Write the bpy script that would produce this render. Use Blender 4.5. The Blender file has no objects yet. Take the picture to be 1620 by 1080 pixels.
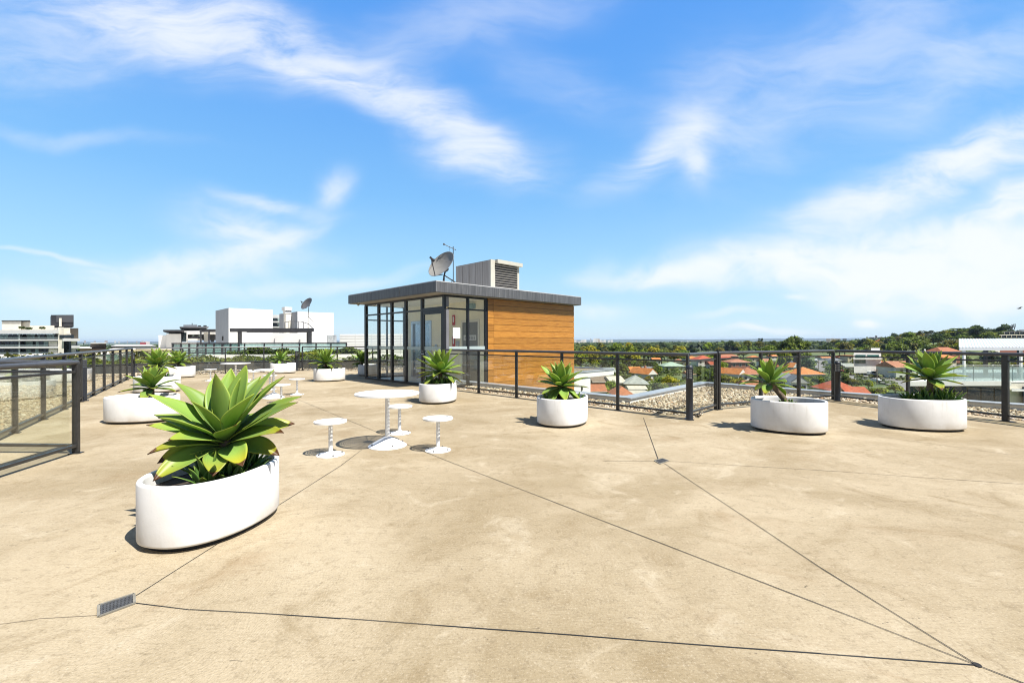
import bpy, bmesh, math, random
import numpy as np
from mathutils import Vector, Matrix

R = math.radians
D = bpy.data
SC = bpy.context.scene
COL = SC.collection

# ------------------------------------------------------------------ camera, world, sun, exposure
F, CX, HZ, ROLL, EYE = 700.0, 810.0, 539.0, 0.003, 1.42
cam = D.objects.new('camera', D.cameras.new('camera'))
COL.objects.link(cam)
cam.data.sensor_width = 36.0
cam.data.sensor_fit = 'HORIZONTAL'
cam.data.lens = F / 1620 * 36
cam.data.shift_y = -1 / 1620
cam.data.clip_start = 0.05
cam.data.clip_end = 60000
cam.matrix_world = Matrix.Translation((0, 0, EYE)) @ Matrix.Rotation(ROLL, 4, 'Y') @ Matrix.Rotation(R(90), 4, 'X')
SC.camera = cam

SUN_EL, SUN_AZ = R(59), math.atan2(0.81, -0.585)      # azimuth clockwise from +Y
sun = D.objects.new('sun', D.lights.new('sun', 'SUN'))
COL.objects.link(sun)
sun.data.energy = 5.0
sun.data.angle = R(0.5)
sun.data.color = (1.0, 0.96, 0.90)
sdir = Vector((math.sin(SUN_AZ) * math.cos(SUN_EL), math.cos(SUN_AZ) * math.cos(SUN_EL), math.sin(SUN_EL)))
sun.rotation_euler = sdir.to_track_quat('Z', 'Y').to_euler()
sun.location = (20, -15, 40)

vs = SC.view_settings
SC.display_settings.display_device = 'sRGB'
vs.view_transform = 'Standard'
vs.look = 'None'
vs.exposure = 1.0
vs.gamma = 1
vs.use_curve_mapping = False
SC.cycles.use_denoising = True
SC.cycles.denoiser = 'OPENIMAGEDENOISE'
SC.cycles.denoising_input_passes = 'RGB_ALBEDO_NORMAL'
SC.cycles.denoising_prefilter = 'ACCURATE'
SC.cycles.filter_width = 1.1
SC.cycles.max_bounces = 8
SC.cycles.transparent_max_bounces = 24
SC.cycles.sample_clamp_indirect = 6
SC.cycles.volume_bounces = 0


class NT:
    """small node-tree writer"""
    def __init__(s, nt):
        s.nt = nt; s.n = nt.nodes; s.l = nt.links
    def set(s, sock, v):
        if isinstance(v, bpy.types.NodeSocket): s.l.new(v, sock)
        elif v is not None: sock.default_value = v
    def node(s, t, **kw):
        n = s.n.new(t)
        for k, v in kw.items(): setattr(n, k, v)
        return n
    def m(s, op, a, b=None, c=None, clamp=False):
        n = s.node('ShaderNodeMath', operation=op, use_clamp=clamp)
        s.set(n.inputs[0], a); s.set(n.inputs[1], b); s.set(n.inputs[2], c)
        return n.outputs[0]
    def mix(s, f, a, b, mode='MIX'):
        n = s.node('ShaderNodeMix', data_type='RGBA', blend_type=mode)
        n.clamp_factor = True
        s.set(n.inputs[0], f)
        for i, v in ((6, a), (7, b)):
            if isinstance(v, tuple) and len(v) == 3: v = v + (1,)
            s.set(n.inputs[i], v)
        return n.outputs[2]
    def ss(s, x, a, b, lo=0., hi=1.):
        n = s.node('ShaderNodeMapRange', interpolation_type='SMOOTHSTEP')
        s.set(n.inputs[0], x); s.set(n.inputs[1], a); s.set(n.inputs[2], b); s.set(n.inputs[3], lo); s.set(n.inputs[4], hi)
        return n.outputs[0]
    def noise(s, vec, scale, detail=4, rough=.55, dist=0.):
        n = s.node('ShaderNodeTexNoise')
        s.set(n.inputs['Vector'], vec)
        n.inputs['Scale'].default_value = scale; n.inputs['Detail'].default_value = detail
        n.inputs['Roughness'].default_value = rough; n.inputs['Distortion'].default_value = dist
        return n.outputs[0]
    def mapping(s, vec, scale=(1, 1, 1), rot=(0, 0, 0), loc=(0, 0, 0)):
        n = s.node('ShaderNodeMapping')
        s.set(n.inputs[0], vec); n.inputs['Scale'].default_value = scale; n.inputs['Rotation'].default_value = rot; n.inputs['Location'].default_value = loc
        return n.outputs[0]
    def obj(s): return s.node('ShaderNodeTexCoord').outputs['Object']
    def gen(s): return s.node('ShaderNodeTexCoord').outputs['Generated']
    def attr(s, name): return s.node('ShaderNodeAttribute', attribute_name=name)
    def comb(s, x, y, z=0.):
        n = s.node('ShaderNodeCombineXYZ')
        s.set(n.inputs[0], x); s.set(n.inputs[1], y); s.set(n.inputs[2], z)
        return n.outputs[0]


# ---- sky: physical sky plus cirrus given as soft streaks by direction
W = D.worlds.new('World'); SC.world = W; W.use_nodes = True
w = NT(W.node_tree); w.n.clear()
sky = w.node('ShaderNodeTexSky', sky_type='NISHITA')
sky.sun_disc = False; sky.sun_elevation = SUN_EL; sky.sun_rotation = SUN_AZ
sky.altitude = 50; sky.air_density = 1.0; sky.dust_density = 0.6; sky.ozone_density = 1.6
sep = w.node('ShaderNodeSeparateXYZ'); w.set(sep.inputs[0], w.gen())
dx, dy, dz = sep.outputs
yy = w.m('MAXIMUM', dy, 0.05)
U = w.m('DIVIDE', dx, yy); V = w.m('DIVIDE', dz, yy)
P2 = w.comb(U, V)
warp = w.node('ShaderNodeTexNoise'); w.set(warp.inputs['Vector'], P2); warp.inputs['Scale'].default_value = 3.2; warp.inputs['Detail'].default_value = 3
wv = w.node('ShaderNodeVectorMath', operation='MULTIPLY_ADD')
wsub = w.node('ShaderNodeVectorMath', operation='SUBTRACT'); w.set(wsub.inputs[0], warp.outputs['Color']); wsub.inputs[1].default_value = (.5, .5, .5)
w.set(wv.inputs[0], wsub.outputs[0]); wv.inputs[1].default_value = (.22, .13, 0); w.set(wv.inputs[2], P2)
PW = wv.outputs[0]
# fibrous noise fields along two wind directions
nA = w.noise(w.mapping(PW, (1.7, 6.5, 1), (0, 0, R(22))), 2.2, 7, .62, .35)
nB = w.noise(w.mapping(PW, (1.6, 5.5, 1), (0, 0, R(-24))), 2.0, 7, .62, .35)
nC = w.noise(w.mapping(PW, (3.0, 6.0, 1)), 2.6, 7, .6, .5)
spw = w.node('ShaderNodeSeparateXYZ'); w.set(spw.inputs[0], PW)
UW, VW = spw.outputs[0], spw.outputs[1]
CLOUDS = [  # px, py, half length, half width, angle (deg, screen anticlockwise), strength, noise field
    (300, 38, 190, 62, -18, .80, nA), (210, 10, 230, 46, -6, .55, nA), (60, 70, 190, 70, 0, .40, nA), (470, 62, 130, 32, -20, .60, nA),
    (455, 102, 120, 20, -18, .75, nA), (575, 140, 170, 32, -17, .72, nA), (545, 96, 60, 12, 0, .55, nC), (690, 185, 170, 50, -30, .66, nA), (765, 245, 105, 48, -14, .80, nA),
    (730, 40, 210, 48, 12, .34, nB), (1030, 248, 92, 30, 34, 1.1, nB), (1085, 262, 30, 42, 10, .75, nC), (1075, 205, 60, 60, 60, .40, nB), (1120, 130, 110, 70, 40, .24, nB),
    (1330, 110, 300, 90, 32, .42, nB), (1560, 110, 220, 55, 28, .42, nB), (1500, 280, 260, 44, 20, .95, nB), (1330, 335, 190, 34, 16, .60, nB), (1600, 225, 130, 40, 22, .7, nB),
    (1280, 405, 250, 30, 5, 1.05, nC), (1500, 400, 260, 52, 4, 1.2, nC), (1060, 430, 125, 15, 5, .85, nC), (1520, 462, 260, 36, 0, 1.1, nC), (1330, 432, 230, 22, 2, 1.0, nC), (1560, 430, 180, 60, 0, 1.1, nC),
    (1610, 318, 52, 24, 30, 1.3, nC), (1612, 342, 44, 16, 10, 1.2, nC), (1362, 504, 24, 8, 4, 1.2, nC), (1255, 471, 18, 5, 8, .8, nC), (1215, 530, 60, 6, 0, .7, nC), (1160, 500, 60, 8, 0, .4, nC),
    (385, 362, 105, 32, -10, .85, nA), (470, 372, 60, 16, 18, .70, nC), (440, 325, 95, 12, -9, .62, nA), (526, 303, 26, 26, 60, .62, nC),
    (300, 412, 190, 26, 2, .78, nC), (70, 398, 120, 5, -3, .5, nA), (270, 448, 150, 26, 4, .62, nC), (120, 212, 170, 13, -5, .30, nA), (60, 470, 130, 22, 0, .5, nC),
    (480, 455, 120, 14, 8, .40, nC), (930, 492, 60, 16, 0, .55, nC), (930, 425, 40, 16, 20, .30, nC), (610, 440, 120, 10, 8, .35, nA), (880, 130, 120, 40, -20, .20, nA)]
clear = 1.0
for (px, py, hl, hw, ang, st, nf) in CLOUDS:
    u0, v0 = (px - CX) / F, (HZ - py) / F
    ca, sa = math.cos(R(ang)), math.sin(R(ang))
    a, b = hl / F, hw / F
    # along = ((U-u0)ca+(V-v0)sa)/a ; across = (-(U-u0)sa+(V-v0)ca)/b
    al = w.m('MULTIPLY_ADD', UW, ca / a, w.m('MULTIPLY_ADD', VW, sa / a, -(u0 * ca + v0 * sa) / a))
    ac = w.m('MULTIPLY_ADD', UW, -sa / b, w.m('MULTIPLY_ADD', VW, ca / b, (u0 * sa - v0 * ca) / b))
    r2 = w.m('MULTIPLY_ADD', al, al, w.m('MULTIPLY', ac, ac))
    g = w.m('EXPONENT', w.m('MULTIPLY', r2, -0.8))
    q = w.m('MULTIPLY', g, w.m('MULTIPLY_ADD', nf, *((1.6, .06) if nf is nC else (1.9, -.22))))
    aq = w.ss(q, 0.02, 1.02, 0.0, min(1.0, st))
    inv = w.m('SUBTRACT', 1.0, aq)
    clear = inv if isinstance(clear, float) else w.m('MULTIPLY', clear, inv)
alpha = w.m('SUBTRACT', 1.0, clear)
front = w.ss(dy, 0.05, 0.25)
alpha = w.m('MULTIPLY', alpha, front)
SKYG = w.mix(1.0, sky.outputs[0], (0.80, 1.02, 1.30), 'MULTIPLY')
rp = w.node('ShaderNodeValToRGB'); w.set(rp.inputs[0], w.m('MAXIMUM', dz, 0.0))      # clear-day colour by height above the horizon
els = rp.color_ramp.elements
stops = [(0.0, (.60, .72, .78)), (.05, (.49, .68, .79)), (.15, (.335, .595, .80)), (.30, (.190, .45, .79)), (.47, (.118, .35, .775)), (.62, (.085, .295, .75)), (1.0, (.06, .20, .50))]
els[0].position, els[0].color = 0.0, stops[0][1] + (1,); els[1].position, els[1].color = 1.0, stops[-1][1] + (1,)
for p_, c_ in stops[1:-1]: e_ = els.new(p_); e_.color = c_ + (1,)
fill_cut = w.m('MAXIMUM', w.ss(dz, .62, .85, 0., .9), w.ss(dy, .25, -.35, 0., .9))          # unseen sky overhead and behind, made darker and greyer to cut ambient light
cut_sky = w.mix(fill_cut, rp.outputs[0], (.17, .20, .26))
SKYG = w.mix(.82, SKYG, w.mix(1.0, cut_sky, (13.3, 13.3, 13.3), 'MULTIPLY'))
full = w.mix(w.m('MULTIPLY', alpha, .92), SKYG, (9.6, 9.9, 10.4))
bg = w.node('ShaderNodeBackground'); w.set(bg.inputs[0], full); bg.inputs[1].default_value = 0.0515
w.l.new(bg.outputs[0], w.node('ShaderNodeOutputWorld').inputs[0])

# ------------------------------------------------------------------ helpers
RIGHT = Vector((math.cos(ROLL), 0, -math.sin(ROLL))); UP = Vector((math.sin(ROLL), 0, math.cos(ROLL)))
def ray(px, py): return RIGHT * ((px - CX) / F) + UP * ((HZ - py) / F) + Vector((0, 1, 0))
def pt(px, py, z=0.):
    d = ray(px, py); t = (z - EYE) / d.z
    return Vector((0, 0, EYE)) + d * t
def at(px, py, Y):
    d = ray(px, py); return Vector((0, 0, EYE)) + d * (Y / d.y)
def smooth(x, a, b):
    t = min(1, max(0, (x - a) / (b - a))); return t * t * (3 - 2 * t)

rnd = random.Random(7)
MATS = {}
def pmat(name, col, rough=.6, var=0., scale=4., bump=0., bscale=30., metal=0., col2=None, stretch=(1, 1, 1), spec=.5, objcol=False):
    if name in MATS: return MATS[name]
    m = D.materials.new(name); m.use_nodes = True
    t = NT(m.node_tree); b = t.n['Principled BSDF']
    b.inputs['Roughness'].default_value = rough; b.inputs['Metallic'].default_value = metal
    b.inputs['Specular IOR Level'].default_value = spec
    co = t.obj()
    base = tuple(col)
    if objcol:
        base = t.node('ShaderNodeObjectInfo').outputs['Color']
    if var or col2:
        n = t.noise(t.mapping(co, stretch), scale, 5, .6)
        c2 = col2 if col2 else tuple(c * (1 - var) for c in col)
        if objcol:
            base = t.mix(t.ss(n, .3, .7), base, t.mix(1., base, (1 - var,) * 3, 'MULTIPLY'))
        else:
            base = t.mix(t.ss(n, .3, .7), tuple(min(1, c * (1 + var * .5)) for c in col), c2)
    t.set(b.inputs['Base Color'], base if not isinstance(base, tuple) else base + (1,))
    if bump:
        bn = t.node('ShaderNodeBump'); bn.inputs['Strength'].default_value = bump; bn.inputs['Distance'].default_value = .02
        t.set(bn.inputs['Height'], t.noise(co, bscale, 4, .6)); t.l.new(bn.outputs[0], b.inputs['Normal'])
    MATS[name] = m
    return m

def glass(name, tint=(.94, .97, .95), refl=1.0, haze=0.0, hazecol=(.75, .85, .85)):
    if name in MATS: return MATS[name]
    m = D.materials.new(name); m.use_nodes = True
    t = NT(m.node_tree); t.n.clear()
    tr = t.node('ShaderNodeBsdfTransparent'); tr.inputs[0].default_value = tint + (1,)
    gl = t.node('ShaderNodeBsdfGlossy'); gl.inputs['Roughness'].default_value = .02; gl.inputs[0].default_value = (1, 1, 1, 1)
    lw = t.node('ShaderNodeLayerWeight'); lw.inputs['Blend'].default_value = .5
    fac = t.m('MULTIPLY', t.m('MULTIPLY_ADD', t.m('POWER', lw.outputs['Facing'], 5.0), .93, .035), refl, clamp=True)
    mx = t.node('ShaderNodeMixShader'); t.set(mx.inputs[0], fac); t.l.new(tr.outputs[0], mx.inputs[1]); t.l.new(gl.outputs[0], mx.inputs[2])
    out = mx.outputs[0]
    if haze:
        df = t.node('ShaderNodeBsdfDiffuse'); df.inputs[0].default_value = hazecol + (1,)
        m2 = t.node('ShaderNodeMixShader'); m2.inputs[0].default_value = haze
        t.l.new(out, m2.inputs[1]); t.l.new(df.outputs[0], m2.inputs[2]); out = m2.outputs[0]
    t.l.new(out, t.node('ShaderNodeOutputMaterial').inputs[0])
    MATS[name] = m
    return m

class MB:
    def __init__(s): s.v = []; s.f = []; s.mi = []; s.cur = 0
    def add(s, vs, fs):
        o = len(s.v); s.v += [tuple(x) for x in vs]
        for f in fs: s.f.append(tuple(o + i for i in f)); s.mi.append(s.cur)
        return s
    def box(s, c, size, M=None):
        x, y, z = (k / 2 for k in size)
        P = [Vector(p) for p in ((-x, -y, -z), (x, -y, -z), (x, y, -z), (-x, y, -z), (-x, -y, z), (x, -y, z), (x, y, z), (-x, y, z))]
        if M: P = [M @ p for p in P]
        c = Vector(c)
        return s.add([p + c for p in P], [(0, 3, 2, 1), (4, 5, 6, 7), (0, 1, 5, 4), (1, 2, 6, 5), (2, 3, 7, 6), (3, 0, 4, 7)])
    def b2(s, lo, hi):
        return s.box([(a + b) / 2 for a, b in zip(lo, hi)], [abs(b - a) for a, b in zip(lo, hi)])
    def bar(s, p, q, wd, ht):
        """box section from p to q (horizontal width wd, height ht)"""
        p, q = Vector(p), Vector(q); d = (q - p); L = d.length; d.normalize()
        up = Vector((0, 0, 1)) if abs(d.z) < .99 else Vector((0, 1, 0))
        sd = d.cross(up).normalized(); u2 = sd.cross(d)
        M = Matrix((d, sd, u2)).transposed()
        return s.box((p + q) / 2, (L, wd, ht), M)
    def tube(s, pts, r, n=8, caps=True):
        pts = [Vector(p) for p in pts]; rs = r if isinstance(r, (list, tuple)) else [r] * len(pts)
        vs = []; fs = []
        d0 = (pts[1] - pts[0]).normalized()
        ref = Vector((0, 0, 1)) if abs(d0.z) < .9 else Vector((1, 0, 0))
        for i, p in enumerate(pts):
            d = (pts[min(i + 1, len(pts) - 1)] - pts[max(i - 1, 0)]).normalized()
            a = d.cross(ref).normalized(); b = a.cross(d)
            for k in range(n):
                t = 2 * math.pi * k / n
                vs.append(p + (a * math.cos(t) + b * math.sin(t)) * rs[i])
        for i in range(len(pts) - 1):
            for k in range(n):
                k2 = (k + 1) % n
                fs.append((i * n + k, i * n + k2, (i + 1) * n + k2, (i + 1) * n + k))
        if caps:
            fs.append(tuple(range(n))); fs.append(tuple(reversed(range((len(pts) - 1) * n, len(pts) * n))))
        return s.add(vs, fs)
    def lathe(s, prof, n=32, c=(0, 0, 0), sx=1, sy=1, rot=0):
        """profile of (r, z); closed with caps when r==0"""
        vs = []; fs = []; c = Vector(c); cr, sr = math.cos(rot), math.sin(rot)
        for (r, z) in prof:
            for k in range(n):
                t = 2 * math.pi * k / n; x, y = r * math.cos(t) * sx, r * math.sin(t) * sy
                vs.append(c + Vector((x * cr - y * sr, x * sr + y * cr, z)))
        for i in range(len(prof) - 1):
            for k in range(n):
                k2 = (k + 1) % n
                fs.append((i * n + k, i * n + k2, (i + 1) * n + k2, (i + 1) * n + k))
        fs.append(tuple(reversed(range(n)))); fs.append(tuple(range((len(prof) - 1) * n, len(prof) * n)))
        return s.add(vs, fs)
    def prism(s, poly, z0, z1):
        n = len(poly); vs = [(x, y, z0) for x, y in poly] + [(x, y, z1) for x, y in poly]
        fs = [tuple(reversed(range(n))), tuple(range(n, 2 * n))] + [(i, (i + 1) % n, n + (i + 1) % n, n + i) for i in range(n)]
        return s.add(vs, fs)
    def build(s, name, mat, parent=None, smooth=None, loc=None, bevel=0):
        me = D.meshes.new(name); me.from_pydata(s.v, [], s.f)
        mats = mat if isinstance(mat, (list, tuple)) else [mat]
        for m in mats: me.materials.append(m)
        if len(mats) > 1: me.polygons.foreach_set('material_index', s.mi)
        if smooth is not None:
            me.polygons.foreach_set('use_smooth', [True] * len(me.polygons))
            me.set_sharp_from_angle(angle=R(smooth))
        me.update()
        o = D.objects.new(name, me); COL.objects.link(o)
        if parent is not None: o.parent = parent
        if loc is not None: o.location = loc
        if bevel:
            b = o.modifiers.new('bevel', 'BEVEL'); b.width = bevel; b.segments = 2; b.limit_method = 'ANGLE'
        return o

def tag(o, label=None, cat=None, group=None, kind=None):
    if label: o['label'] = label
    if cat: o['category'] = cat
    if group: o['group'] = group
    if kind: o['kind'] = kind
    return o
def thing(name, label, cat, loc=(0, 0, 0), rz=0., group=None):
    o = D.objects.new(name, None); COL.objects.link(o); o.empty_display_size = .3
    o.location = loc; o.rotation_euler = (0, 0, rz)
    return tag(o, label, cat, group)
def copy_tree(o, parent=None):
    c = o.copy(); COL.objects.link(c)
    if parent is not None: c.parent = parent
    for ch in [x for x in KIDS.get(o.name, [])]: copy_child(ch, c)
    return c
KIDS = {}
def copy_child(ch, parent):
    c = ch.copy(); COL.objects.link(c); c.parent = parent
    for g in KIDS.get(ch.name, []):
        d = g.copy(); COL.objects.link(d); d.parent = c
def note_kids(root):
    """remember the children of a finished prototype (two levels)"""
    def kids(o): return [x for x in D.objects if x.parent == o]
    KIDS[root.name] = kids(root)
    for k in KIDS[root.name]: KIDS[k.name] = kids(k)
def fattr(me, name, vals):
    a = me.attributes.new(name, 'FLOAT', 'POINT'); a.data.foreach_set('value', vals)

# ------------------------------------------------------------------ materials
def concrete_mat():
    m = D.materials.new('deck_concrete'); m.use_nodes = True
    t = NT(m.node_tree); b = t.n['Principled BSDF']; co = t.obj()
    n1 = t.noise(t.mapping(co, (1, 1.2, 1), (0, 0, .6)), .42, 6, .62, .6)
    n2 = t.noise(co, 1.7, 7, .68, 1.2)
    n3 = t.noise(co, 13, 7, .78)
    n4 = t.noise(co, 70, 5, .8)
    streak = t.noise(t.mapping(co, (3.0, 30, 1), (0, 0, .42)), 1.6, 7, .74, 1.2)
    broom = t.noise(t.mapping(co, (9, 120, 1), (0, 0, .62)), 1.3, 5, .75, 1.0)
    c = t.mix(t.ss(n1, .34, .66), (0.245, 0.192, 0.114), (0.359, 0.296, 0.199))
    c = t.mix(t.m('MULTIPLY', t.ss(n2, .50, .70), .58), c, (0.195, 0.144, 0.076))
    c = t.mix(t.m('MULTIPLY', t.ss(n2, .46, .30), .50), c, (0.429, 0.368, 0.266))
    c = t.mix(t.m('MULTIPLY', t.ss(streak, .53, .70), .42), c, (0.151, 0.116, 0.066))
    c = t.mix(t.m('MULTIPLY', t.ss(streak, .42, .28), .25), c, (0.429, 0.368, 0.276))
    c = t.mix(t.m('MULTIPLY', t.ss(n3, .51, .66), .44), c, (0.147, 0.111, 0.064))
    c = t.mix(t.m('MULTIPLY', t.ss(n4, .53, .67), .52), c, (0.107, 0.079, 0.044))
    c = t.mix(t.m('MULTIPLY', t.ss(n4, .47, .34), .34), c, (0.547, 0.477, 0.372))
    c = t.mix(t.m('MULTIPLY', t.ss(broom, .52, .68), .30), c, (0.137, 0.105, 0.062))
    n5 = t.noise(t.mapping(co, (1, 1, 1), (0, 0, 0), (3.1, 7.7, 0)), .55, 6, .72, 1.)
    c = t.mix(t.m('MULTIPLY', t.ss(n5, .55, .72), .45), c, (0.201, 0.129, 0.062))
    n6 = t.noise(t.mapping(co, (1, 2.6, 1), (0, 0, -.5)), 7.5, 3, .62, 2.)
    c = t.mix(t.m('MULTIPLY', t.ss(n6, .69, .75), .80), c, (0.074, 0.058, 0.040))
    t.set(b.inputs['Base Color'], c); b.inputs['Roughness'].default_value = .82; b.inputs['Specular IOR Level'].default_value = .22
    wv = t.node('ShaderNodeTexWave', wave_type='RINGS', rings_direction='Z')
    wco = t.node('ShaderNodeVectorMath', operation='ADD'); t.set(wco.inputs[0], co); t.set(wco.inputs[1], t.comb(t.noise(co, .8, 3, .6), t.noise(t.mapping(co, loc=(5, 2, 1)), 1.1, 3, .6), 0.))
    t.set(wv.inputs['Vector'], t.mapping(wco.outputs[0], loc=(1.6, -2.9, 0)))
    wv.inputs['Scale'].default_value = 16; wv.inputs['Distortion'].default_value = 7; wv.inputs['Detail'].default_value = 4; wv.inputs['Detail Scale'].default_value = 1.8
    dist = t.node('ShaderNodeVectorMath', operation='DISTANCE'); t.set(dist.inputs[0], co); dist.inputs[1].default_value = (-1.6, 2.2, 0)
    swirl = t.ss(dist.outputs['Value'], 1.5, .3, 0., .5)                    # trowelled patch by the slot drain
    h = t.m('MULTIPLY_ADD', t.m('MULTIPLY', wv.outputs['Fac'], swirl), .6, t.m('MULTIPLY_ADD', n4, .9, t.m('MULTIPLY_ADD', broom, .7, t.m('MULTIPLY', n3, .9))))
    bn = t.node('ShaderNodeBump'); bn.inputs['Strength'].default_value = .38; bn.inputs['Distance'].default_value = .014
    t.set(bn.inputs['Height'], h); t.l.new(bn.outputs[0], b.inputs['Normal'])
    return m
M_DECK = concrete_mat()
M_JOINT = pmat('joint_sealant', (.012, .010, .009), .8, .4, 9)
M_RAIL = pmat('rail_powdercoat', (.026, .025, .024), .42, .25, 14, .05, 90)
M_TOPRAIL = pmat('rail_tube', (.060, .060, .062), .34, .2, 14)
M_BOLL = pmat('bollard_paint', (.018, .021, .028), .45, .2, 10)
M_GLASS = glass('clear_glass', (.955, .968, .942), 1.0)
M_KGLASS = glass('lobby_glass', (.975, .985, .98), .8)
M_FROST = glass('frosted_strip', (.8, .86, .86), .4, .42, (.62, .72, .72))
M_WHITE = pmat('white_powdercoat', (.70, .70, .69), .38, .05, 6)
def plantermat():
    m = D.materials.new('white_planter'); m.use_nodes = True; t = NT(m.node_tree); b = t.n['Principled BSDF']; co = t.obj()
    sp = t.node('ShaderNodeSeparateXYZ'); t.set(sp.inputs[0], co); z = sp.outputs[2]
    drip = t.noise(t.mapping(co, (1, 1, .09)), 16, 5, .7); gr = t.noise(co, 3.2, 5, .6); fine = t.noise(co, 60, 4, .7)
    c = t.mix(t.ss(gr, .35, .7), (0.708, 0.704, 0.690), (0.644, 0.635, 0.612))
    c = t.mix(t.m('MULTIPLY', t.m('MULTIPLY', t.ss(drip, .54, .72), t.ss(z, .10, .45)), .45), c, (0.423, 0.396, 0.331))
    c = t.mix(t.m('MULTIPLY', t.ss(z, .17, .03), t.m('MULTIPLY_ADD', t.ss(gr, .35, .65), .45, .12)), c, (0.386, 0.322, 0.230))
    c = t.mix(t.m('MULTIPLY', t.ss(fine, .64, .74), .35), c, (0.414, 0.386, 0.350))
    t.set(b.inputs['Base Color'], c); b.inputs['Roughness'].default_value = .55
    bn = t.node('ShaderNodeBump'); bn.inputs['Strength'].default_value = .06; bn.inputs['Distance'].default_value = .02; t.set(bn.inputs['Height'], fine); t.l.new(bn.outputs[0], b.inputs['Normal'])
    return m
M_PLANTER = plantermat()
M_BLACK = pmat('shade_tyre_black', (.012, .012, .013), .7)  # black that puts recess shade into the colour; wheels share it
M_SOIL = pmat('soil', (.05, .035, .024), .95, .5, 20, .8, 40)
M_BOLT = pmat('steel_bolt', (.16, .15, .14), .4, metal=1)
M_FRAME = pmat('aluminium_frame', (.012, .012, .014), .4, .2, 10)
M_PANEL = pmat('grey_panel', (.16, .16, .17), .45, .1, 5)
M_BEIGE = pmat('beige_plaster', (.86, .80, .60), .7, .06, 2)
M_CEIL = pmat('lobby_ceiling', (.88, .85, .74), .7, .04, 2)
M_STEEL = pmat('lift_steel', (.42, .47, .52), .3, .1, 3, metal=.85)
M_DARKDOOR = pmat('dark_door', (.06, .055, .05), .4)
M_RED = pmat('sign_red', (.45, .02, .02), .5)
M_PAPER = pmat('paper', (.85, .85, .85), .7)
M_COPING = pmat('coping_metal', (.34, .36, .40), .35, .15, 3, metal=.3, stretch=(1, 1, 1))
M_WALLW = pmat('white_render', (.66, .65, .63), .75, .07, .7, .05, 30)
M_SHADE_ROOF = pmat('shade_roof_grey', (.22, .235, .26), .75, .1, .5)  # grey for the towers' painted shade and for a grey roof
M_WALLC = pmat('cream_render', (.70, .655, .56), .75, .08, .5)
M_DGREY = pmat('dark_cladding', (.055, .055, .052), .6, .25, 2)
M_CHAR = pmat('charcoal_metal', (.03, .03, .034), .5, .2, 3)
M_WIN = pmat('window_dark', (.02, .03, .035), .08, .5, .6, spec=.8)
M_CURT = pmat('curtained_window', (.32, .42, .40), .25, .3, 1.2)
M_ASPH = pmat('asphalt', (.17, .165, .16), .9, .2, .3)

def zinc():
    m = D.materials.new('zinc_fascia'); m.use_nodes = True
    t = NT(m.node_tree); b = t.n['Principled BSDF']; co = t.obj()
    n = t.noise(t.mapping(co, (6, 6, .35)), 3.2, 6, .7)
    n2 = t.noise(t.mapping(co, (40, 40, .6)), 2, 4, .7)
    c = t.mix(t.ss(n, .3, .72), (.070, .070, .073), (.145, .145, .148))
    c = t.mix(t.m('MULTIPLY', t.ss(n2, .55, .72), .45), c, (.055, .055, .057))
    t.set(b.inputs['Base Color'], c); b.inputs['Roughness'].default_value = .5; b.inputs['Metallic'].default_value = .25
    return m
M_ZINC = zinc()
def ventmetal():
    m = D.materials.new('weathered_sheet'); m.use_nodes = True
    t = NT(m.node_tree); b = t.n['Principled BSDF']; co = t.obj()
    n = t.noise(t.mapping(co, (7, 7, .4)), 1.8, 6, .7)
    c = t.mix(t.ss(n, .32, .7), (.27, .245, .22), (.36, .33, .30))
    t.set(b.inputs['Base Color'], c); b.inputs['Roughness'].default_value = .6
    return m
M_VENT = ventmetal()
M_VENTW = pmat('vent_cream', (.47, .45, .38), .5, .08, 3)

def timber():
    m = D.materials.new('timber_boards'); m.use_nodes = True
    t = NT(m.node_tree); b = t.n['Principled BSDF']; co = t.obj()
    tone = t.attr('tone').outputs['Fac']
    off = t.node('ShaderNodeVectorMath', operation='ADD'); t.set(off.inputs[0], co); t.set(off.inputs[1], t.comb(t.m('MULTIPLY', tone, 37.), 0., t.m('MULTIPLY', tone, 11.)))
    g = t.noise(t.mapping(off.outputs[0], (.8, 1, 16)), 3.0, 7, .66, .6)
    g2 = t.noise(t.mapping(off.outputs[0], (.35, 1, 3)), 2.2, 4, .6, .4)
    c = t.mix(t.ss(g, .28, .72), (.30, .115, .017), (.53, .245, .045))
    c = t.mix(t.m('MULTIPLY', t.ss(g2, .5, .75), .55), c, (.40, .160, .026))
    k = t.m('MULTIPLY_ADD', tone, .30, .74)
    c = t.mix(1., c, t.comb(k, k, k), 'MULTIPLY')
    t.set(b.inputs['Base Color'], c); b.inputs['Roughness'].default_value = .42; b.inputs['Specular IOR Level'].default_value = .35
    return m
M_TIMBER = timber()

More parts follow.
